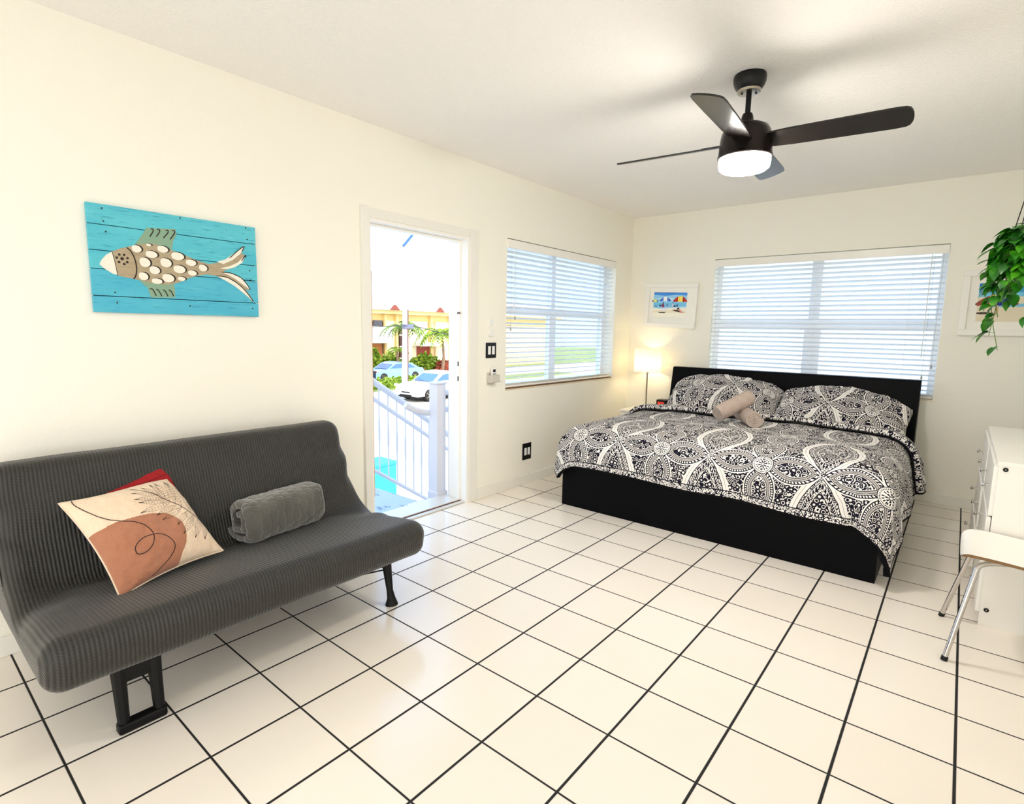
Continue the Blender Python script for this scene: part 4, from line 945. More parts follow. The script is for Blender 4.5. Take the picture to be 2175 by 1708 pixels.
def ribbon(bm, pts, width, mi, dense=5):
    C = [(p.x, p.y) for p in catmull([(*q, 0) for q in pts], dense)] if dense > 1 else pts
    nrm = lambda u, v: ((PC(u + .01, v, 1) - PC(u - .01, v, 1)).cross(PC(u, v + .01, 1) - PC(u, v - .01, 1))).normalized()
    C = [(max(-0.97, min(0.97, u)), max(-0.97, min(0.97, v))) for u, v in C]
    P3 = [PC(u, v, 1) + nrm(u, v) * 0.0012 for u, v in C]; N3 = [nrm(u, v) for u, v in C]; prev = None
    for k in range(len(P3)):
        t = P3[min(k + 1, len(P3) - 1)] - P3[max(k - 1, 0)]
        if t.length < 1e-7: continue
        s = t.normalized().cross(N3[k]) * width / 2
        cur = (bm.verts.new(P3[k] + s), bm.verts.new(P3[k] - s))
        if prev: f = bm.faces.new((prev[0], prev[1], cur[1], cur[0])); f.material_index = mi
        prev = cur
ribbon(bm, CURL, 0.0030, 2); ribbon(bm, STEM, 0.0030, 2)
for tip, base in LEAF:
    t, b = Vector(tip), Vector(base); d = b - t; nn = Vector((-d.y, d.x)) * 0.10
    for s in (-1, 1): ribbon(bm, [tuple(t), tuple(t + d * 0.30 + nn * s * 0.8), tuple(t + d * 0.62 + nn * s), tuple(b)], 0.0009, 3, 4)
    ribbon(bm, [tuple(t), tuple(t + d * 0.18)], 0.0026, 2, 1)
    for k in range(7):
        c = t + d * (0.26 + 0.1 * k); 
        for s in (-1, 1): ribbon(bm, [tuple(c), tuple(c + d * -0.05 + nn * s * 0.6)], 0.0010, 3, 1)
cu = obj('throw_cushion', bm, [M_CREAM, M_TERRA, M_LINE, M_LEAFLN, M_NAVY], None, smooth=180, label='cream and terracotta cushion printed with a leaf and a looping line', cat='cushion', recalc=False)
bm = bmn(); ed = []
for k in range(4):
    for q in range(24):
        s = -1 + 2 * q / 24; ed.append(PC(*[(s, -1), (1, s), (-s, 1), (-1, -s)][k], 1))
tube(bm, ed, 0.0035, 6, closed=True); obj('seam_piping', bm, M_CREAM, cu, smooth=180)
M_RED = mat('red_cotton', S(172, 10, 22), 0.8, build=_terry(S(140, 4, 12), S(166, 8, 20)))
MRD = rot_to((-0.886, -0.512, 0.580), (-0.05, 0.965, 0.25), (-0.45, -0.25, 0.86))
bm, PR = pillow_bm(0.36, 0.31, 0.09, MRD, 5.5, 0.006, corner=0.09, nu=40, nv=40, mi=(0, 0))
rc = obj('throw_cushion', bm, M_RED, None, smooth=180, label='plain red cushion tucked behind the printed cushion', cat='cushion')
bm = bmn(); tube(bm, [PR(-0.9 + 1.8 * k / 20, 0.66, 1) + (MRD.to_3x3() @ Vector((0, 0, 0.001))) for k in range(21)], 0.0012, 5); obj('stitched_seam', bm, mat('dark_red_thread', S(90, 4, 12), 0.8), rc)

def _fleece(link, bump):
    uv = coord('UV')
    u_, v_, _ = xyz(uv); hs = 0.044; ha = fold(u_, hs); hb = fold(v_, hs * 1.732); dA = hyp(ha, hb); dB = hyp(hs / 2 - ha, hs * 0.866 - hb)
    v = gmin(abs(dA - dB), mixf(lt(dA, dB), ha * 2.0, hs - ha * 2.0)); n = tex('ShaderNodeTexNoise', uv, Scale=90.0, Detail=3.0)
    e = gmin(v * 70.0, 1.0)
    w = tex('ShaderNodeTexNoise', uv, Scale=9.0, Detail=2.0)
    link('Base Color', mixc(w, S(70, 69, 64), S(112, 110, 103))); bump(e * 0.8 + n * 0.5, 0.55, 0.008)
M_FLEECE = mat('grey_hexagon_fleece', S(110, 108, 100), 0.95, build=_fleece, Sheen_Weight=0.6, Sheen_Roughness=0.5, spec=0.1)
bl_A = Vector((-0.735, -0.175, 0.486)); bl_B = Vector((-0.79, 0.240, 0.490)); ax = (bl_B - bl_A).normalized(); bu = Vector((0, 0, 1)).cross(ax).normalized(); bw = Vector((0, 0, 1))
bm = bmn(); nS, nT = 110, 26
def sect(k, out):
    a = 2 * PI * 1.75 * k / nS + 1.2; r = 0.040 + 0.074 * k / nS - (0.0 if out else 0.026)
    c, s = math.cos(a), math.sin(a); e = 0.62
    return (math.copysign(abs(c) ** e, c) * r * 1.0, math.copysign(abs(s) ** e, s) * r * 1.06)
tab = []
for q in range(nT + 1):
    t = q / nT; row = []
    for out in (1, 0):
        rr = []
        for k in range(nS + 1):
            x, y = sect(k, out); sl = 0.03 * (k / nS) * nz(k * 0.07, 3.0) if q in (0, nT) else 0
            pin = 1.0 - 0.16 * max(0, (0.10 - t) / 0.10) ** 2 - 0.20 * max(0, (t - 0.90) / 0.10) ** 2
            p = bl_A.lerp(bl_B, t) + bu * x * pin + bw * y * pin + ax * sl
            dsp = 0.006 * nz(p.x * 28, p.y * 28, p.z * 28)
            rr.append(bm.verts.new(p + (bu * x + bw * y) * dsp * 9 * (1 if out else 0.4)))
        row.append(rr)
    tab.append(row)
l = bm.loops.layers.uv.verify()
def qf(vs, uvs):
    f = bm.faces.new(vs)
    for lp, u in zip(f.loops, uvs): lp[l].uv = u
for q in range(nT):
    for o in (0, 1):
        for k in range(nS):
            s0, s1 = k / nS * 1.1, (k + 1) / nS * 1.1; t0, t1 = q / nT * 0.4, (q + 1) / nT * 0.4
            qf((tab[q][o][k], tab[q][o][k + 1], tab[q + 1][o][k + 1], tab[q + 1][o][k]), ((s0, t0), (s1, t0), (s1, t1), (s0, t1)))
    for k in (0, nS): qf((tab[q][0][k], tab[q][1][k], tab[q + 1][1][k], tab[q + 1][0][k]), ((0, 0), (.02, 0), (.02, .02), (0, .02)))
for q in (0, nT):
    for k in range(nS): qf((tab[q][0][k], tab[q][0][k + 1], tab[q][1][k + 1], tab[q][1][k]), ((k * .01, 0), (k * .01 + .01, 0), (k * .01 + .01, .02), (k * .01, .02)))
obj('rolled_blanket', bm, M_FLEECE, None, smooth=80, label='rolled grey fleece blanket with hexagon quilting on the sofa seat', cat='blanket')

# ------------------------------------------------------------------ dresser and chair
DX0, DX1, DYa, DYb, DZt = 1.902, 2.395, 2.114, 3.445, 0.800
dres = thing('dresser', ((DX0 + DX1) / 2, (DYa + DYb) / 2, 0), 'long white dresser along the wall under the hanging plant', 'dresser')
bm = bmn(); box(bm, DX0, DYa, 0.0, DX1, DYa + 0.018, DZt - 0.02); obj('side_panel', bm, M_WHITE, dres)
bm = bmn(); box(bm, DX0, DYb - 0.018, 0.0, DX1, DYb, DZt - 0.02); obj('side_panel', bm, M_WHITE, dres)
bm = bmn(); box(bm, DX0 - 0.006, DYa - 0.002, DZt - 0.02, DX1, DYb + 0.002, DZt, bev=0.002); obj('top', bm, M_WHITE, dres)
bm = bmn(); box(bm, DX0 + 0.02, DYa + 0.018, 0.05, DX1 - 0.01, DYb - 0.018, DZt - 0.02); box(bm, DX0 + 0.03, DYa + 0.018, 0.0, DX0 + 0.05, DYb - 0.018, 0.05); obj('carcass', bm, M_WHITE, dres)
for z in (0.765, 0.079):
    bm = bmn(); prism(bm, [(0.010 * math.cos(k * PI / 8), 0.010 * math.sin(k * PI / 8)) for k in range(16)], rot_to((DX0 + 0.024, DYa, z), (1, 0, 0), (0, 0, 1)), 0.003); s = obj('screw_cap', bm, M_BLACK, dres)
    bm = bmn(); prism(bm, [(0.003 * math.cos(k * PI / 3), 0.003 * math.sin(k * PI / 3)) for k in range(6)], rot_to((DX0 + 0.024, DYa - 0.003, z), (1, 0, 0), (0, 0, 1)), 0.001); obj('screw_head', bm, M_STEEL, s)
for ci, (ya, yb) in enumerate(((DYa + 0.02, 2.775), (2.783, DYb - 0.02))):
    for ri, (za, zb) in enumerate(((0.055, 0.285), (0.293, 0.525), (0.533, 0.775))):
        aj = [[0.0, 0.004, 0.0], [0.020, 0.012, 0.004]][ci][ri]
        bm = bmn(); box(bm, DX0 - 0.016 - aj, ya, za, DX0 + 0.002 - aj, yb, zb, bev=0.002); 
        if aj > 0: box(bm, DX0 - aj, ya + 0.02, za + 0.02, DX0 + 0.05, yb - 0.02, zb - 0.04)
        d = obj('drawer', bm, M_WHITE, dres)
        for hy in (ya + 0.13, yb - 0.13):
            bm = bmn(); zc = (za + zb) / 2; Mk = rot_to((DX0 - 0.016 - aj, hy, zc), (0, 0, 1), (0, 1, 0))
            bmk = bm; rings = lathe(bmk, [(0.006, 0.0), (0.006, 0.016), (0.012, 0.020), (0.013, 0.026), (0.010, 0.030)], 14)
            bmesh.ops.transform(bmk, matrix=Mk, verts=bmk.verts[:]); obj('knob', bmk, M_CHROME, d, smooth=40)

chair = thing('chair', (2.0, 1.885, 0), 'white moulded chair on chrome tube legs in front of the dresser', 'chair')
SHP = catmull([(1.798, 0, 0.418), (1.801, 0, 0.436), (1.815, 0, 0.449), (1.840, 0, 0.455), (1.90, 0, 0.455), (2.02, 0, 0.447), (2.12, 0, 0.441), (2.185, 0, 0.450), (2.225, 0, 0.490), (2.250, 0, 0.56), (2.275, 0, 0.66), (2.300, 0, 0.76), (2.315, 0, 0.83)], 6)
SHL = [0.0]
for p_, q_ in zip(SHP, SHP[1:]): SHL.append(SHL[-1] + (q_ - p_).length)
def shell(s, t):                                    # s across (-1..1), t along front -> back top
    d = SHL[-1] * (0.35 * t * t + 0.65 * t); i = 0
    while i < len(SHL) - 2 and SHL[i + 1] < d: i += 1
    p = SHP[i].lerp(SHP[i + 1], min(1.0, max(0.0, (d - SHL[i]) / max(1e-6, SHL[i + 1] - SHL[i]))))
    w = 0.208; r = 0.095; rb = 0.11; e = SHL[-1] - d
    if d < r: w -= r - math.sqrt(max(0.0, r * r - (r - d) ** 2))
    if e < rb: w -= rb - math.sqrt(max(0.0, rb * rb - (rb - e) ** 2))
    if p.x > 2.19: w -= 0.02 * min(1.0, (p.z - 0.45) / 0.2)
    return Vector((p.x, 1.888 + s * w, p.z + (0.010 * s * s if p.x < 2.2 else 0)))
bm = bmn(); TH_ = 0.012
nu, nv = 24, 72
V = gridmesh(bm, nu, nv, lambda a, b: shell(-1 + 2 * a, b)); top = list(bm.verts)
bm.normal_update()
low = {v: bm.verts.new(v.co + v.normal * TH_) for v in top}
for f in list(bm.faces): nf = bm.faces.new([low[v] for v in f.verts][::-1])
bd_ = [V[i][0] for i in range(nu + 1)] + [V[nu][j] for j in range(1, nv + 1)] + [V[i][nv] for i in range(nu - 1, -1, -1)] + [V[0][j] for j in range(nv - 1, 0, -1)]
for i in range(len(bd_)):
    a, b = bd_[i], bd_[(i + 1) % len(bd_)]; f = bm.faces.new((a, b, low[b], low[a])); f.material_index = 1
obj('seat_shell', bm, [M_WHITE, M_PLY], chair, smooth=40)
def leg(p): bm = bmn(); tube(bm, p, 0.0105, 12); o = obj('leg', bm, M_CHROME, chair, smooth=60); q = p[-1]; bm = bmn(); d = (Vector(p[-1]) - Vector(p[-2])).normalized(); tube(bm, [Vector(q) - d * 0.012, Vector(q) + d * 0.006], 0.0125, 12); obj('foot_cap', bm, M_BLACK, o, smooth=60)
leg(bezier((1.97, 1.775, 0.432), (1.90, 1.735, 0.432), (1.865, 1.715, 0.432), (1.855, 1.705, 0.405), 6) + [Vector((1.786, 1.629, 0.006))])
leg(bezier((1.97, 2.01, 0.432), (1.90, 2.03, 0.432), (1.865, 2.045, 0.432), (1.855, 2.055, 0.405), 6) + [Vector((1.765, 2.093, 0.006))])
leg(bezier((2.02, 1.775, 0.428), (2.10, 1.735, 0.424), (2.14, 1.715, 0.420), (2.155, 1.705, 0.395), 6) + [Vector((2.235, 1.640, 0.006))])
leg(bezier((2.02, 2.01, 0.428), (2.10, 2.02, 0.424), (2.14, 2.03, 0.420), (2.155, 2.035, 0.395), 6) + [Vector((2.235, 2.085, 0.006))])
bm = bmn(); tube(bm, [(1.97, 1.775, 0.428), (2.02, 1.89, 0.425), (1.97, 2.01, 0.428)], 0.0095, 10); tube(bm, [(2.02, 1.775, 0.426), (2.02, 2.01, 0.426)], 0.0095, 10); obj('seat_rail', bm, M_CHROME, chair, smooth=60)

# ------------------------------------------------------------------ hanging plant
PXc, PYc = 1.972, 2.80
plant = thing('hanging_plant', (PXc, PYc, 1.78), 'trailing green leafy plant in a pot hung on black cords', 'plant')
bm = bmn(); lathe(bm, [(0.070, 1.78), (0.092, 1.80), (0.104, 1.90), (0.108, 1.94), (0.100, 1.94), (0.094, 1.91), (0.0001, 1.905)], 32, c=(PXc, PYc, 0)); pot = obj('pot', bm, mat('dark_green_pot', S(24, 40, 26), 0.5), plant, smooth=50)
bm = bmn(); lathe(bm, [(0.093, 1.912), (0.06, 1.925), (0.0001, 1.93)], 20, c=(PXc, PYc, 0)); obj('soil', bm, mat('dark_potting_soil', S(40, 28, 20), 0.95), pot)
for a in (PI + 0.15, PI - 0.75, 0.6, -0.8):
    bm = bmn(); tube(bm, [(PXc + 0.104 * math.cos(a), PYc + 0.104 * math.sin(a), 1.925), (PXc + 0.104 * math.cos(a) * 0.5, PYc + 0.104 * math.sin(a) * 0.5, 2.245), (PXc, PYc, 2.555)], 0.0027, 6); obj('cord', bm, M_BLACK, plant)
bm = bmn(); tube(bm, [(PXc, PYc, 2.6), (PXc, PYc, 2.575), (PXc + 0.012, PYc, 2.565), (PXc + 0.012, PYc, 2.552), (PXc, PYc, 2.545), (PXc - 0.01, PYc, 2.553)], 0.003, 8); obj('ceiling_hook', bm, M_BLACKMETAL, plant)
def _leafm(link, bump):
    p = position(); n = tex('ShaderNodeTexNoise', p, Scale=14.0, Detail=2.0)
    link('Base Color', ramp(n, [(0.28, S(16, 76, 12)), (0.5, S(36, 120, 16)), (0.74, S(96, 184, 34))]))
M_LEAF = mat('glossy_green_leaf', S(70, 150, 30), 0.35, build=_leafm, Subsurface_Weight=0.0)
M_VINE = mat('green_vine', S(90, 130, 50), 0.6)
def heart(bm, p, d, nrm, L, curl=0.25, mi=0):
    d = Vector(d).normalized(); nrm = Vector(nrm); nrm = (nrm - d * nrm.dot(d))
    if nrm.length < 1e-4: nrm = d.orthogonal()
    nrm.normalize(); s = d.cross(nrm); rows = []
    for t, w in ((0.0, 0.10), (-0.07, 0.24), (0.10, 0.40), (0.32, 0.43), (0.58, 0.33), (0.82, 0.15), (1.0, 0.0)):
        c = Vector(p) + d * (L * max(t, 0) if t >= 0 else 0) - nrm * L * curl * t * t
        if w == 0.0: rows.append([bm.verts.new(c)]); continue
        e = d * (L * (-0.07 if t < 0 else 0))
        rows.append([bm.verts.new(c + s * L * w - nrm * L * w * -0.18 + e), bm.verts.new(c), bm.verts.new(c - s * L * w + nrm * L * w * 0.18 + e)])
    for A, B in zip(rows, rows[1:]):
        if len(B) == 1: fs = [(A[0], A[1], B[0]), (A[1], A[2], B[0])]
        else: fs = [(A[0], A[1], B[1], B[0]), (A[1], A[2], B[2], B[1])]
        for f in fs: bm.faces.new(f).material_index = mi
bl = bmn(); bv = bmn()
RP = random.Random(21)
for k in range(34):
    a = RP.uniform(0, 2 * PI) if k > 12 else RP.uniform(PI * 0.62, PI * 1.38)
    drop = RP.choice([0.14, 0.22, 0.30, 0.40]) * RP.uniform(0.8, 1.15); out = RP.uniform(0.09, 0.155)
    if k in (0, 1): a = PI + 0.18 * (1 if k else -0.4); drop = 0.60 - 0.08 * k; out = 0.135
    c, s = math.cos(a), math.sin(a)
    P_ = catmull([(PXc + 0.05 * c, PYc + 0.05 * s, 1.915), (PXc + 0.10 * c, PYc + 0.10 * s, 1.94), (PXc + out * c, PYc + out * s, 1.865), (PXc + (out + 0.01) * c + RP.uniform(-.02, .02), PYc + (out + .01) * s + RP.uniform(-.02, .02), 1.90 - drop * 0.55), (PXc + out * 0.92 * c + RP.uniform(-.03, .03), PYc + out * 0.92 * s + RP.uniform(-.03, .03), 1.90 - drop)], 7)
    tube(bv, P_, 0.0018, 5)
    for q in range(3, len(P_), 2 if k > 1 else 2):
        p = P_[q]; aa = a + RP.uniform(-1.3, 1.3); d = Vector((math.cos(aa), math.sin(aa), RP.uniform(-1.3, 0.15))).normalized(); st = p + d * RP.uniform(0.012, 0.035)
        tube(bv, [p, st], 0.0012, 4); heart(bl, st, d + Vector((0, 0, -0.35)), Vector((math.cos(aa) * 0.5 + RP.uniform(-.3, .3), math.sin(aa) * 0.5 + RP.uniform(-.3, .3), 0.9)), RP.uniform(0.055, 0.085), RP.uniform(0.1, 0.4))
for k in range(70):
    a = RP.uniform(0, 2 * PI); r = RP.uniform(0.02, 0.13); z = 1.905 + RP.uniform(-0.02, 0.07) * (1 - r / 0.2); d = Vector((math.cos(a), math.sin(a), RP.uniform(-0.3, 0.7)))
    p = Vector((PXc + r * math.cos(a), PYc + r * math.sin(a), z)); heart(bl, p, d, (RP.uniform(-.4, .4), RP.uniform(-.4, .4), 1), RP.uniform(0.055, 0.085), RP.uniform(0.1, 0.4))
obj('foliage', bl, M_LEAF, plant, smooth=180, recalc=False); obj('vines', bv, M_VINE, plant, smooth=180)

# ------------------------------------------------------------------ outdoors: landing and stairs
M_DECK = mat('blue_grey_painted_deck', S(150, 176, 196), 0.45, build=lambda l, b: (l('Base Color', mixc(gt(tex('ShaderNodeTexNoise', scalev(position(), (2.0, 5.0, 1)), Scale=3.2, Detail=5.0, Roughness=0.7), 0.60), S(168, 190, 206), S(96, 124, 156)))))
M_RAIL = mat('white_rail_paint', S(214, 214, 222), 0.45)
bm = bmn(); box(bm, -2.62, -0.9, -0.20, XL - TH, 1.565, -0.012); struct('porch_landing', bm, M_DECK)
STP = 0.66
st = thing('outdoor_stairs', (-2.0, 1.57, -2.4), 'white outdoor stair flight going down beside the landing', 'stairs')
bm = bmn()
for k in range(12): box(bm, -2.50, 1.57 + k * 0.275, -0.19 - k * 0.1815, -1.46, 1.57 + (k + 1) * 0.275 + 0.02, -0.155 - k * 0.1815)
obj('treads', bm, M_DECK, st)
for x in (-2.55, -1.47):
    bm = bmn(); prism(bm, [(1.40, -0.30), (1.40, 0.02), (1.57, 0.02), (4.95, 0.02 - 3.38 * STP), (4.95, -2.40), (4.70, -2.40)], rot_to((x, 0, 0), (0, 1, 0), (0, 0, 1)), 0.045); obj('stringer', bm, M_RAIL, st)
for k in range(10): bm = bmn(); prism(bm, [(0.008 * math.cos(q * PI / 4), 0.008 * math.sin(q * PI / 4)) for q in range(8)], rot_to((-2.505, 1.66 + k * 0.13, -0.09 - k * 0.13 * STP), (0, 1, 0), (0, 0, 1)), 0.004); obj('bolt', bm, bpy.data.materials.get('grey_bolt') or mat('grey_bolt', S(140, 150, 160), 0.5), st)
sr = thing('stair_railing', (-2.5, 1.8, 0), 'white sloping stair railing with slim balusters beyond the doorway', 'railing')
def rl(y, h): return h - (y - 1.866) * STP
for nm, h0, r in (('top_rail', 0.865, 0.030), ('middle_rail', 0.70, 0.020), ('bottom_rail', 0.01, 0.018)):
    bm = bmn(); tube(bm, [(-2.5, 1.45, rl(1.45, h0)), (-2.5, 4.6, rl(4.6, h0))], r, 12); obj(nm, bm, M_RAIL, sr, smooth=60)
for k in range(30):
    y = 1.50 + k * 0.105; bm = bmn(); tube(bm, [(-2.5, y, rl(y, 0.0)), (-2.5, y, rl(y, 0.30)), (-2.5, y, rl(y, 0.36)), (-2.5, y, rl(y, 0.50)), (-2.5, y, rl(y, 0.56)), (-2.5, y, rl(y, 0.86))], [0.007, 0.007, 0.011, 0.011, 0.007, 0.007], 8); obj('baluster', bm, M_RAIL, sr, smooth=60)
nw = thing('newel_railing', (-1.5, 1.75, 0), 'white newel post and handrail at the doorway edge of the landing', 'railing')
bm = bmn(); box(bm, -1.548, 1.70, -0.012, -1.452, 1.796, 0.93, bev=0.006); box(bm, -1.558, 1.69, -0.012, -1.442, 1.806, 0.05, bev=0.004); box(bm, -1.556, 1.692, 0.93, -1.444, 1.804, 0.945, bev=0.004); obj('newel_post', bm, M_RAIL, nw)
bm = bmn(); tube(bm, [(-1.5, 1.79, 0.86), (-1.5, 2.2, 0.81), (-1.5, 2.9, 0.42)], 0.024, 12); obj('top_rail', bm, M_RAIL, nw, smooth=60)
bm = bmn(); tube(bm, catmull([(-1.60, 1.50, 0.77), (-1.585, 1.56, 0.735), (-1.57, 1.66, 0.70), (-1.57, 1.80, 0.68), (-1.57, 2.05, 0.66), (-1.57, 2.8, 0.20)], 6), 0.026, 12); obj('handrail', bm, M_RAIL, nw, smooth=60)
for k in range(5):
    bm = bmn(); y = 1.88 + k * 0.11; tube(bm, [(-1.5, y, -0.25 - k * .07), (-1.5, y, 0.85 - k * 0.03)], 0.011, 8); obj('baluster', bm, M_RAIL, nw)
bn = thing('recycling_bin', (-7.2, 5.35, -2.4), 'turquoise plastic bin on the ground seen through the stair railing', 'bin')
bm = bmn(); prism(bm, [(-0.26, -0.28), (0.26, -0.28), (0.26, 0.28), (-0.26, 0.28)], Matrix.Translation((-7.2, 5.35, -2.36)), 1.0); obj('body', bm, mat('turquoise_plastic', S(60, 190, 200), 0.4), bn)
bm = bmn(); box(bm, -7.5, 5.04, -1.36, -6.9, 5.66, -1.30, bev=0.02); obj('lid', bm, bpy.data.materials['turquoise_plastic'], bn)

# ---- ground, street
GZ = -2.4
M_CONC = mat('pale_concrete', S(214, 208, 200), 0.9, build=lambda l, b: l('Base Color', mixc(tex('ShaderNodeTexNoise', position(), Scale=0.8, Detail=5.0), S(200, 194, 186), S(226, 222, 214))))
M_LAWN = mat('dry_lawn', S(150, 164, 96), 0.95, build=lambda l, b: l('Base Color', mixc(tex('ShaderNodeTexNoise', position(), Scale=2.0, Detail=6.0), S(128, 148, 84), S(176, 182, 120))))
bm = bmn(); box(bm, -70, -60, GZ - 0.2, 20, 110, GZ); struct('ground', bm, M_CONC)
bm = bmn(); box(bm, -70, -60, GZ, -34.6, 110, GZ + 0.03); struct('lawn', bm, M_LAWN)
bm = bmn(); box(bm, -27.4, 14, GZ, -25.0, 40, GZ + 0.05); struct('verge', bm, M_LAWN)

# ---- apartment building across the street
M_PEACH = mat('peach_stucco', S(232, 200, 170), 0.9); M_BUFF = mat('cream_stucco', S(236, 226, 200), 0.9); M_EAVE = mat('yellow_painted_eave', S(236, 212, 150), 0.8)
M_ROOF = mat('pale_roof', S(226, 218, 210), 0.9); M_DKW = mat('dark_window_glass', S(70, 70, 80), 0.1); M_REDD = mat('brick_red_door', S(150, 58, 44), 0.6)
ap = thing('apartment_building', (-38, 32, GZ), 'two-storey peach and cream apartment building across the street', 'building')
bm = bmn(); box(bm, -46, 14, GZ, -36.0, 52, 2.55); obj('walls', bm, M_PEACH, ap)
bm = bmn(); box(bm, -46.5, 13.5, 2.55, -35.2, 52.5, 2.85); obj('eave', bm, M_EAVE, ap)
bm = bmn(); prism(bm, [(13.3, 2.85), (52.7, 2.85), (50, 4.1), (16, 4.1)], rot_to((-46.8, 0, 0), (0, 1, 0), (0, 0, 1)), 11.8); obj('roof', bm, M_ROOF, ap)
for y in (27.85, 32.95):
    bm = bmn(); prism(bm, [(y - 0.5, 2.86), (y + 0.5, 2.86), (y + 0.08, 3.28), (y - 0.08, 3.28)], rot_to((-35.4, 0, 0), (0, 1, 0), (0, 0, 1)), 0.5); obj('roof_vent', bm, mat('red_brown_vent', S(150, 80, 70), 0.8) if y < 30 else bpy.data.materials['red_brown_vent'], ap)
bm = bmn(); box(bm, -36.2, 14, 1.9, -35.92, 52, 2.55); obj('cornice', bm, M_EAVE, ap)
for y0, y1 in ((27.3, 28.5), (30.0, 32.2), (33.2, 36)):
    bm = bmn(); box(bm, -36.1, y0, -2.4, -35.85, y1, 2.0); obj('wall_panel', bm, M_BUFF, ap)
for y in (27.4, 28.6, 32.5, 34.9):
    bm = bmn(); box(bm, -35.95, y - 0.10, GZ, -35.6, y + 0.10, 2.5); obj('pilaster', bm, M_EAVE, ap)
bm = bmn(); box(bm, -36.1, 29.0, -1.9, -35.8, 29.6, 1.5); w = obj('stair_window', bm, mat('dark_brown_grille', S(74, 44, 40), 0.6), ap)
for z in (-1.2, -0.2, 0.8):
    bm = bmn(); box(bm, -35.82, 28.95, z - 0.05, -35.74, 29.65, z + 0.05); obj('crossbar', bm, M_EXT, w)
bm = bmn(); box(bm, -36.1, 26.3, 1.35, -35.7, 27.1, 2.0); obj('upper_window', bm, M_DKW, ap)
bm = bmn(); box(bm, -36.0, 22.5, 0.15, -34.9, 27.5, 1.5); obj('balcony', bm, M_EXT, ap)
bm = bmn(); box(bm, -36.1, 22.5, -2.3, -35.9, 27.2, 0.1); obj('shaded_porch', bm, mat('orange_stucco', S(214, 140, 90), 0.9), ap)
bm = bmn(); box(bm, -36.1, 30.9, -2.3, -35.8, 32.4, -0.15); obj('entry_door', bm, M_REDD, ap)
bm = bmn(); box(bm, -36.1, 30.4, -0.15, -34.6, 33.6, 0.14); obj('entry_canopy', bm, M_EXT, ap)
for y in (33.0,):
    bm = bmn(); tube(bm, [(-34.8, y, GZ), (-34.8, y, -0.1)], 0.14, 12); obj('entry_post', bm, M_EXT, ap)
# ---- utility pole and cables
up = thing('utility_pole', (-22.3, 18.45, GZ), 'tall pale utility pole at the kerb beside the white car', 'pole')
bm = bmn(); tube(bm, [(-22.3, 18.45, GZ), (-22.3, 18.50, 1.0), (-22.3, 18.58, 7.2)], [0.20, 0.16, 0.12], 14); obj('shaft', bm, mat('pale_weathered_pole', S(206, 196, 190), 0.8, build=_wood(S(190, 178, 172), S(222, 214, 208), (8, 8, 0.5))), up, smooth=60)
bm = bmn(); tube(bm, [(-22.13, 18.52, GZ), (-22.14, 18.56, 0.6), (-22.16, 18.6, 2.4)], 0.035, 8); obj('conduit', bm, mat('brown_conduit', S(120, 84, 80), 0.7), up)
bm = bmn(); box(bm, -22.35, 18.3, 1.35, -22.05, 18.95, 1.60, bev=0.03); obj('cable_bracket', bm, mat('grey_cable_bracket', S(120, 124, 150), 0.5), up)
cb = thing('street_cable', (-21.4, 14, 1.4), 'dark cable crossing in front of the building at the utility pole', 'cable')
bm = bmn(); tube(bm, catmull([(-35.9, 15.0, 1.9), (-22.2, 13.9, 1.36), (-22.1, 18.7, 1.50), (-22.2, 22.9, 1.05), (-35.8, 44.0, 1.9)], 8), 0.020, 6); obj('line', bm, mat('dark_cable_jacket', S(70, 66, 74), 0.6), cb)
cs = thing('drop_cable', (-3, 2.6, 2.2), 'thin overhead cable with a blue splice sleeve near the doorway top', 'cable')
bm = bmn(); tube(bm, catmull([(-36.0, 15.0, 2.7), (-12.0, 4.6, 2.9), (-4.6, 1.9, 2.28), (-3.0, 2.266, 2.175), (-3.0, 2.443, 2.173), (-3.0, 2.586, 2.195), (-3.0, 2.643, 2.236), (-3.0, 2.761, 2.365), (-3.0, 2.861, 2.43), (-2.4, 3.1, 2.56), (-1.395, 3.3, 2.66)], 8), 0.0035, 6); obj('line', bm, mat('pale_cable', S(200, 206, 226), 0.6), cs)
bm = bmn(); tube(bm, [(-3.0, 2.640, 2.236), (-3.0, 2.765, 2.368)], 0.013, 10); obj('splice_sleeve', bm, mat('blue_splice_sleeve', S(60, 110, 190), 0.4), cs)

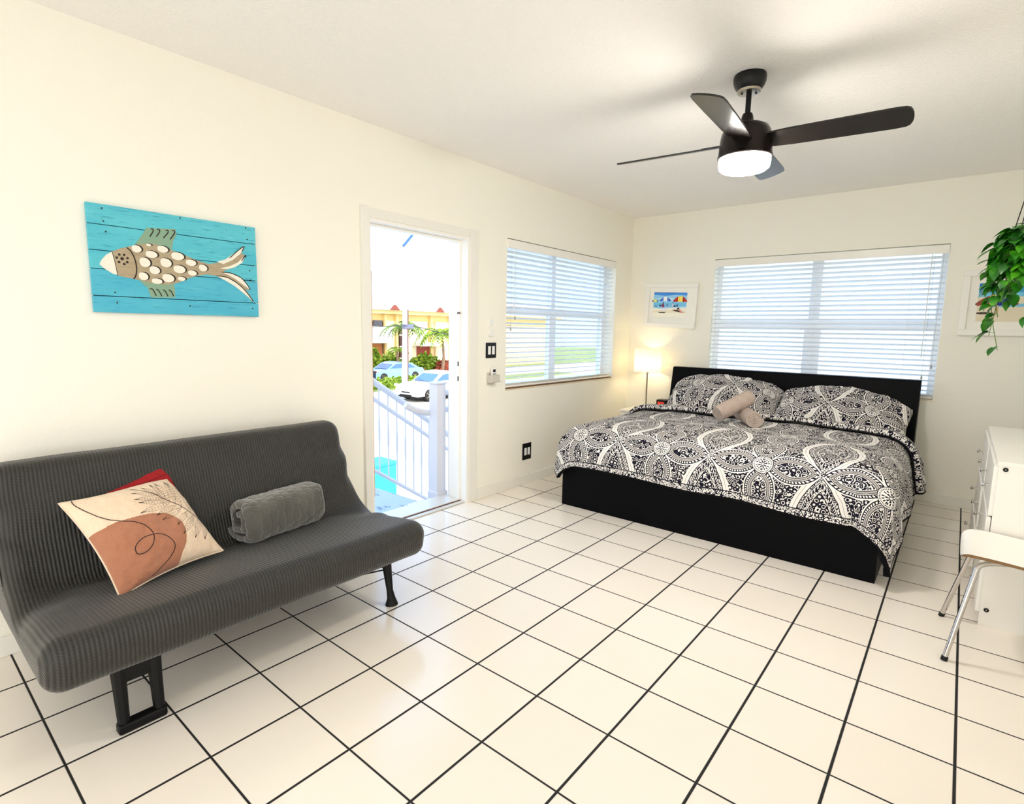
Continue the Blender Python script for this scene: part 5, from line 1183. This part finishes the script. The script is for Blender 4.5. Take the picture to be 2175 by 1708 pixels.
# ---- planting
M_FOL = mat('yellow_green_leaves', S(140, 170, 40), 0.7, build=lambda l, b: l('Base Color', ramp(tex('ShaderNodeTexNoise', position(), Scale=3.0, Detail=4.0), [(0.3, S(70, 104, 20)), (0.5, S(130, 160, 40)), (0.7, S(190, 206, 80))])))  # mottled yellow-green, the leaves' own colour
M_FOLD = mat('deep_green_fronds', S(60, 110, 40), 0.7, build=lambda l, b: l('Base Color', ramp(tex('ShaderNodeTexNoise', position(), Scale=2.0, Detail=4.0), [(0.3, S(40, 80, 26)), (0.7, S(130, 166, 60))])))
M_REDF = mat('rust_red_leaves', S(170, 84, 60), 0.8); M_TRUNK = mat('palm_trunk', S(150, 124, 104), 0.9)
def bush(name, label, x, y, rx, ry, h, m_, n=420, seed=1, cat='bush', z0=GZ, group=None):
    Q = random.Random(seed); t = thing(name, (x, y, z0), label, cat, group); bm = bmn()
    for _ in range(n):
        th = Q.uniform(0, 2 * PI); ph = math.acos(Q.uniform(-0.2, 1)); r = Q.uniform(0.72, 1.0)
        p = Vector((x + rx * r * math.sin(ph) * math.cos(th), y + ry * r * math.sin(ph) * math.sin(th), max(z0 + 0.05, z0 + h * 0.25 + h * 0.75 * r * math.cos(ph))))
        d = Vector((Q.uniform(-1, 1), Q.uniform(-1, 1), Q.uniform(-0.4, 1))); heart(bm, p, d, (Q.uniform(-1, 1), Q.uniform(-1, 1), 1), Q.uniform(0.16, 0.34) * min(1.2, h * 0.5 + 0.3), 0.2)
    lathe(bm, [(0.55 * rx, z0 + 0.02), (0.75 * rx, z0 + h * 0.4), (0.5 * rx, z0 + h * 0.8), (0.0001, z0 + h * 0.88)], 12, c=(x, y, 0)); obj('foliage', bm, m_, t, recalc=False)
    bm = bmn(); tube(bm, [(x, y, z0), (x, y, z0 + h * 0.5)], 0.06, 6); obj('stem', bm, M_TRUNK, t)
bush('shrub', 'rounded yellow-green shrub behind the blue car, left of the pole', -33.4, 26.0, 1.0, 1.05, 1.75, M_FOL, seed=2)
bush('shrub', 'widest yellow-green shrub, right of the pole by the red door', -32.1, 28.55, 1.35, 1.45, 1.75, M_FOL, 620, 3)
bush('shrub', 'tall narrow yellow shrub at the left edge of the doorway view', -34.4, 25.1, 0.7, 0.6, 2.3, M_FOL, 300, 4)
bush('shrub', 'rust red shrub beyond the white car roof', -30.6, 29.3, 0.9, 0.9, 1.3, M_REDF, 300, 5)
t = thing('hedge', (-26.0, 20.0, GZ), 'low clipped hedge between the two parked cars', 'hedge'); Q = random.Random(9); bm = bmn(); box(bm, -26.45, 17.0, GZ, -25.55, 24.4, GZ + 0.50)
for _ in range(900):
    p = Vector((Q.uniform(-26.55, -25.4), Q.uniform(16.9, 24.5), GZ + Q.uniform(0.1, 0.62))); heart(bm, p, (Q.uniform(-1, 1), Q.uniform(-1, 1), Q.uniform(0, 1)), (Q.uniform(-1, 1), Q.uniform(-1, 1), 1), Q.uniform(0.14, 0.26), 0.2)
obj('foliage', bm, M_FOL, t, recalc=False)
def palm(label, x, y, h, L, n, seed, m_):
    Q = random.Random(seed); t = thing('palm_tree', (x, y, GZ), label, 'palm'); bm = bmn()
    tube(bm, catmull([(x, y, GZ), (x + 0.08, y + 0.1, GZ + h * 0.5), (x, y, GZ + h)], 4), [0.14] * 4 + [0.10] * 5, 10); obj('trunk', bm, M_TRUNK, t, smooth=60)
    for k in range(n):
        a = 2 * PI * k / n + Q.uniform(-.2, .2); up_ = Q.uniform(0.15, 0.9); c, s = math.cos(a), math.sin(a); l_ = L * Q.uniform(0.8, 1.1)
        sp_ = bezier((x, y, GZ + h), (x + c * l_ * 0.3, y + s * l_ * 0.3, GZ + h + l_ * up_ * 0.6), (x + c * l_ * 0.75, y + s * l_ * 0.75, GZ + h + l_ * up_ * 0.5), (x + c * l_, y + s * l_, GZ + h - l_ * (0.5 - up_ * 0.4)), 12)
        bm = bmn(); tube(bm, sp_, 0.02, 4)
        for q in range(2, 13):
            for sg in (-1, 1):
                d = (sp_[q] - sp_[q - 1]).normalized(); sd_ = d.cross(Vector((0, 0, 1))).normalized() * sg; e = sp_[q] + sd_ * l_ * 0.26 * math.sin(PI * (q / 14) ** 0.8) + d * 0.10 * l_ - Vector((0, 0, 0.10 * l_))
                w_ = d * 0.05 * l_; f = bm.faces.new([bm.verts.new(v) for v in (sp_[q] - w_, sp_[q] + w_, e)])
        obj('frond', bm, m_, t, recalc=False)
palm('palm with dark feathery fronds beside the utility pole', -31.5, 25.9, 3.7, 1.7, 14, 11, M_FOLD)
palm('short young palm in front of the red door', -32.0, 25.6, 2.0, 1.0, 10, 12, M_FOL)
palm('full bright palm at the right of the doorway view', -30.2, 28.7, 3.2, 2.0, 18, 13, M_FOL)

# ---- parked cars
def car(label, x, y, paint_, L=4.4, Wd=1.75, Hh=1.45, face=-1):
    """lies along y; face = -1: nose towards -y"""
    t = thing('car', (x, y, GZ), label, 'car'); f = face
    side = [(-0.50, 0.24), (-0.505, 0.45), (-0.485, 0.62), (-0.40, 0.70), (-0.235, 0.76), (-0.10, 1.06), (-0.02, 1.0 * 1.12), (0.14, 1.13), (0.27, 1.05), (0.40, 0.82), (0.485, 0.78), (0.505, 0.55), (0.50, 0.26)]
    # lower body then glasshouse
    low = [(-0.495, 0.22), (-0.508, 0.42), (-0.49, 0.60), (-0.42, 0.68), (-0.24, 0.75), (0.0, 0.78), (0.30, 0.79), (0.46, 0.77), (0.503, 0.62), (0.50, 0.24)]
    k = Hh / 1.15
    def loft(bm, prof, ws, mi=0):
        secs = []
        for wf in ws: secs.append([bm.verts.new((x + wf[0] * Wd / 2, y + f * -p[0] * L * wf[1], GZ + (p[1] + (wf[2] if p[1] > 0.5 else 0)) * k)) for p in prof])
        n = len(prof)
        for A, B in zip(secs, secs[1:]):
            for i in range(n): bm.faces.new((A[i], A[(i + 1) % n], B[(i + 1) % n], B[i])).material_index = mi
        bm.faces.new(secs[0]); bm.faces.new(secs[-1][::-1])
    bm = bmn(); loft(bm, low, [(-1, 0.97, -0.03), (-0.9, 1, 0), (0.9, 1, 0), (1, 0.97, -0.03)]); obj('body', bm, paint_, t, smooth=35)
    cab = [(-0.25, 0.74), (-0.10, 1.05), (-0.03, 1.13), (0.12, 1.15), (0.24, 1.08), (0.40, 0.77)]
    bm = bmn(); loft(bm, cab, [(-0.92, 1, 0), (-0.72, 0.96, 0), (0.72, 0.96, 0), (0.92, 1, 0)]); bm2 = None; obj('cabin', bm, paint_, t, smooth=35)
    gl = bpy.data.materials.get('tinted_car_glass') or mat('tinted_car_glass', S(90, 130, 190), 0.05, 0.0)
    yy = lambda s: y + f * -s * L
    for sx in (-1, 1):
        for (a, b, c_, d_) in (((-0.19, 0.79), (-0.085, 1.04), (0.055, 1.08), (0.055, 0.80)), ((0.075, 0.80), (0.075, 1.08), (0.20, 1.03), (0.31, 0.80))):
            bm = bmn(); vs = []
            for p in (a, b, c_, d_):
                wf = 0.935; vs.append((x + sx * (wf * Wd / 2 + 0.0), yy(p[0]), GZ + p[1] * k))
            o_ = [bm.verts.new(v) for v in vs]; i_ = [bm.verts.new((v[0] - sx * 0.05, v[1], v[2])) for v in vs]
            bm.faces.new(o_); bm.faces.new(i_[::-1])
            for q in range(4): bm.faces.new((o_[q], o_[(q + 1) % 4], i_[(q + 1) % 4], i_[q]))
            obj('side_window', bm, gl, t)
    for nm, (a, b) in (('windscreen', ((-0.235, 0.785), (-0.11, 1.04))), ('rear_window', ((0.375, 0.81), (0.25, 1.05)))):
        bm = bmn(); ex = 0.012 * (-1 if nm == 'windscreen' else 1)
        vs = [(x - 0.78 * Wd / 2, yy(a[0] + ex), GZ + a[1] * k), (x + 0.78 * Wd / 2, yy(a[0] + ex), GZ + a[1] * k), (x + 0.66 * Wd / 2, yy(b[0] + ex), GZ + b[1] * k + .02), (x - 0.66 * Wd / 2, yy(b[0] + ex), GZ + b[1] * k + .02)]
        o_ = [bm.verts.new(v) for v in vs]; i_ = [bm.verts.new((v[0], v[1] + f * (0.05 if nm == 'windscreen' else -0.05) * -1, v[2] - 0.03)) for v in vs]
        bm.faces.new(o_); bm.faces.new(i_[::-1])
        for q in range(4): bm.faces.new((o_[q], o_[(q + 1) % 4], i_[(q + 1) % 4], i_[q]))
        obj(nm, bm, gl, t)
    rub = bpy.data.materials.get('black_tyre') or mat('black_tyre', S(30, 28, 28), 0.8)
    for s in (-0.315, 0.295):
        for sx in (-1, 1):
            cx = x + sx * (Wd / 2 - 0.09); bm = bmn(); M_ = rot_to((cx, yy(s), GZ + 0.325), (0, 1, 0), (0, 0, 1)) @ Matrix.Translation((0, 0, -0.10))
            r_ = lathe(bm, [(0.20, 0.0), (0.315, 0.0), (0.33, 0.03), (0.33, 0.18), (0.315, 0.205), (0.235, 0.205)], 28); bmesh.ops.transform(bm, matrix=M_, verts=bm.verts[:]); w = obj('wheel', bm, rub, t, smooth=40)
            bm = bmn(); lathe(bm, [(0.235, 0.20), (0.225, 0.207), (0.215, 0.20)], 28, cap=False); z_ = 0.206 if sx > 0 else -0.006
            for q in range(5):
                a = 2 * PI * q / 5; prism(bm, [(0.04, -0.03), (0.22, -0.02), (0.22, 0.02), (0.04, 0.03)], Matrix.Rotation(a, 4, 'Z') @ Matrix.Translation((0, 0, z_ - 0.01)), 0.02)
            lathe(bm, [(0.055, z_ - 0.012), (0.05, z_ + 0.012)], 12); bmesh.ops.transform(bm, matrix=M_, verts=bm.verts[:]); obj('rim', bm, M_STEEL, w)
    for sx in (-1, 1):
        bm = bmn(); y0 = yy(-0.497); box(bm, x + sx * 0.80 - 0.10 * (1 if sx > 0 else 0.6), min(y0, y0 + f * -0.1 * -1), GZ + 0.60 * k * 1.0 - 0.02, x + sx * 0.80 + 0.06, max(y0, y0 + 0.10), GZ + 0.60 * k + 0.10); obj('headlight', bm, M_GREYPL, t)
        bm = bmn(); y0 = yy(0.50); box(bm, x + sx * 0.76 - 0.1, y0 - 0.05, GZ + 0.62 * k, x + sx * 0.76 + 0.1, y0 + 0.03, GZ + 0.72 * k); obj('tail_light', bm, M_REDD, t)
    bm = bmn(); y0 = yy(-0.506); box(bm, x - 0.45, y0 - 0.02, GZ + 0.30, x + 0.45, y0 + 0.05, GZ + 0.36); box(bm, x - 0.28, y0 - 0.02, GZ + 0.46, x + 0.35, y0 + 0.05, GZ + 0.52); obj('grille', bm, rub, t)
    bm = bmn(); box(bm, x - 0.8, y - 0.47 * L, GZ + 0.18, x + 0.8, y + 0.44 * L, GZ + 0.34); obj('underbody', bm, rub, t)
M_WCAR = mat('white_car_paint', S(240, 240, 240), 0.2); M_BCAR = mat('pale_blue_car_paint', S(150, 190, 226), 0.18); M_DCAR = mat('dark_blue_car_paint', S(40, 54, 80), 0.2)
car('white car parked nose-first beyond the stair newel post', -20.4, 19.2, M_WCAR, 4.5, 1.8, 1.5)
car('pale blue sedan parked across the street behind the hedge', -30.1, 23.75, M_BCAR, 4.6, 1.75, 1.36)
car('dark car cut off by the left edge of the doorway', -29.6, 19.15, M_DCAR, 4.3, 1.75, 1.38)
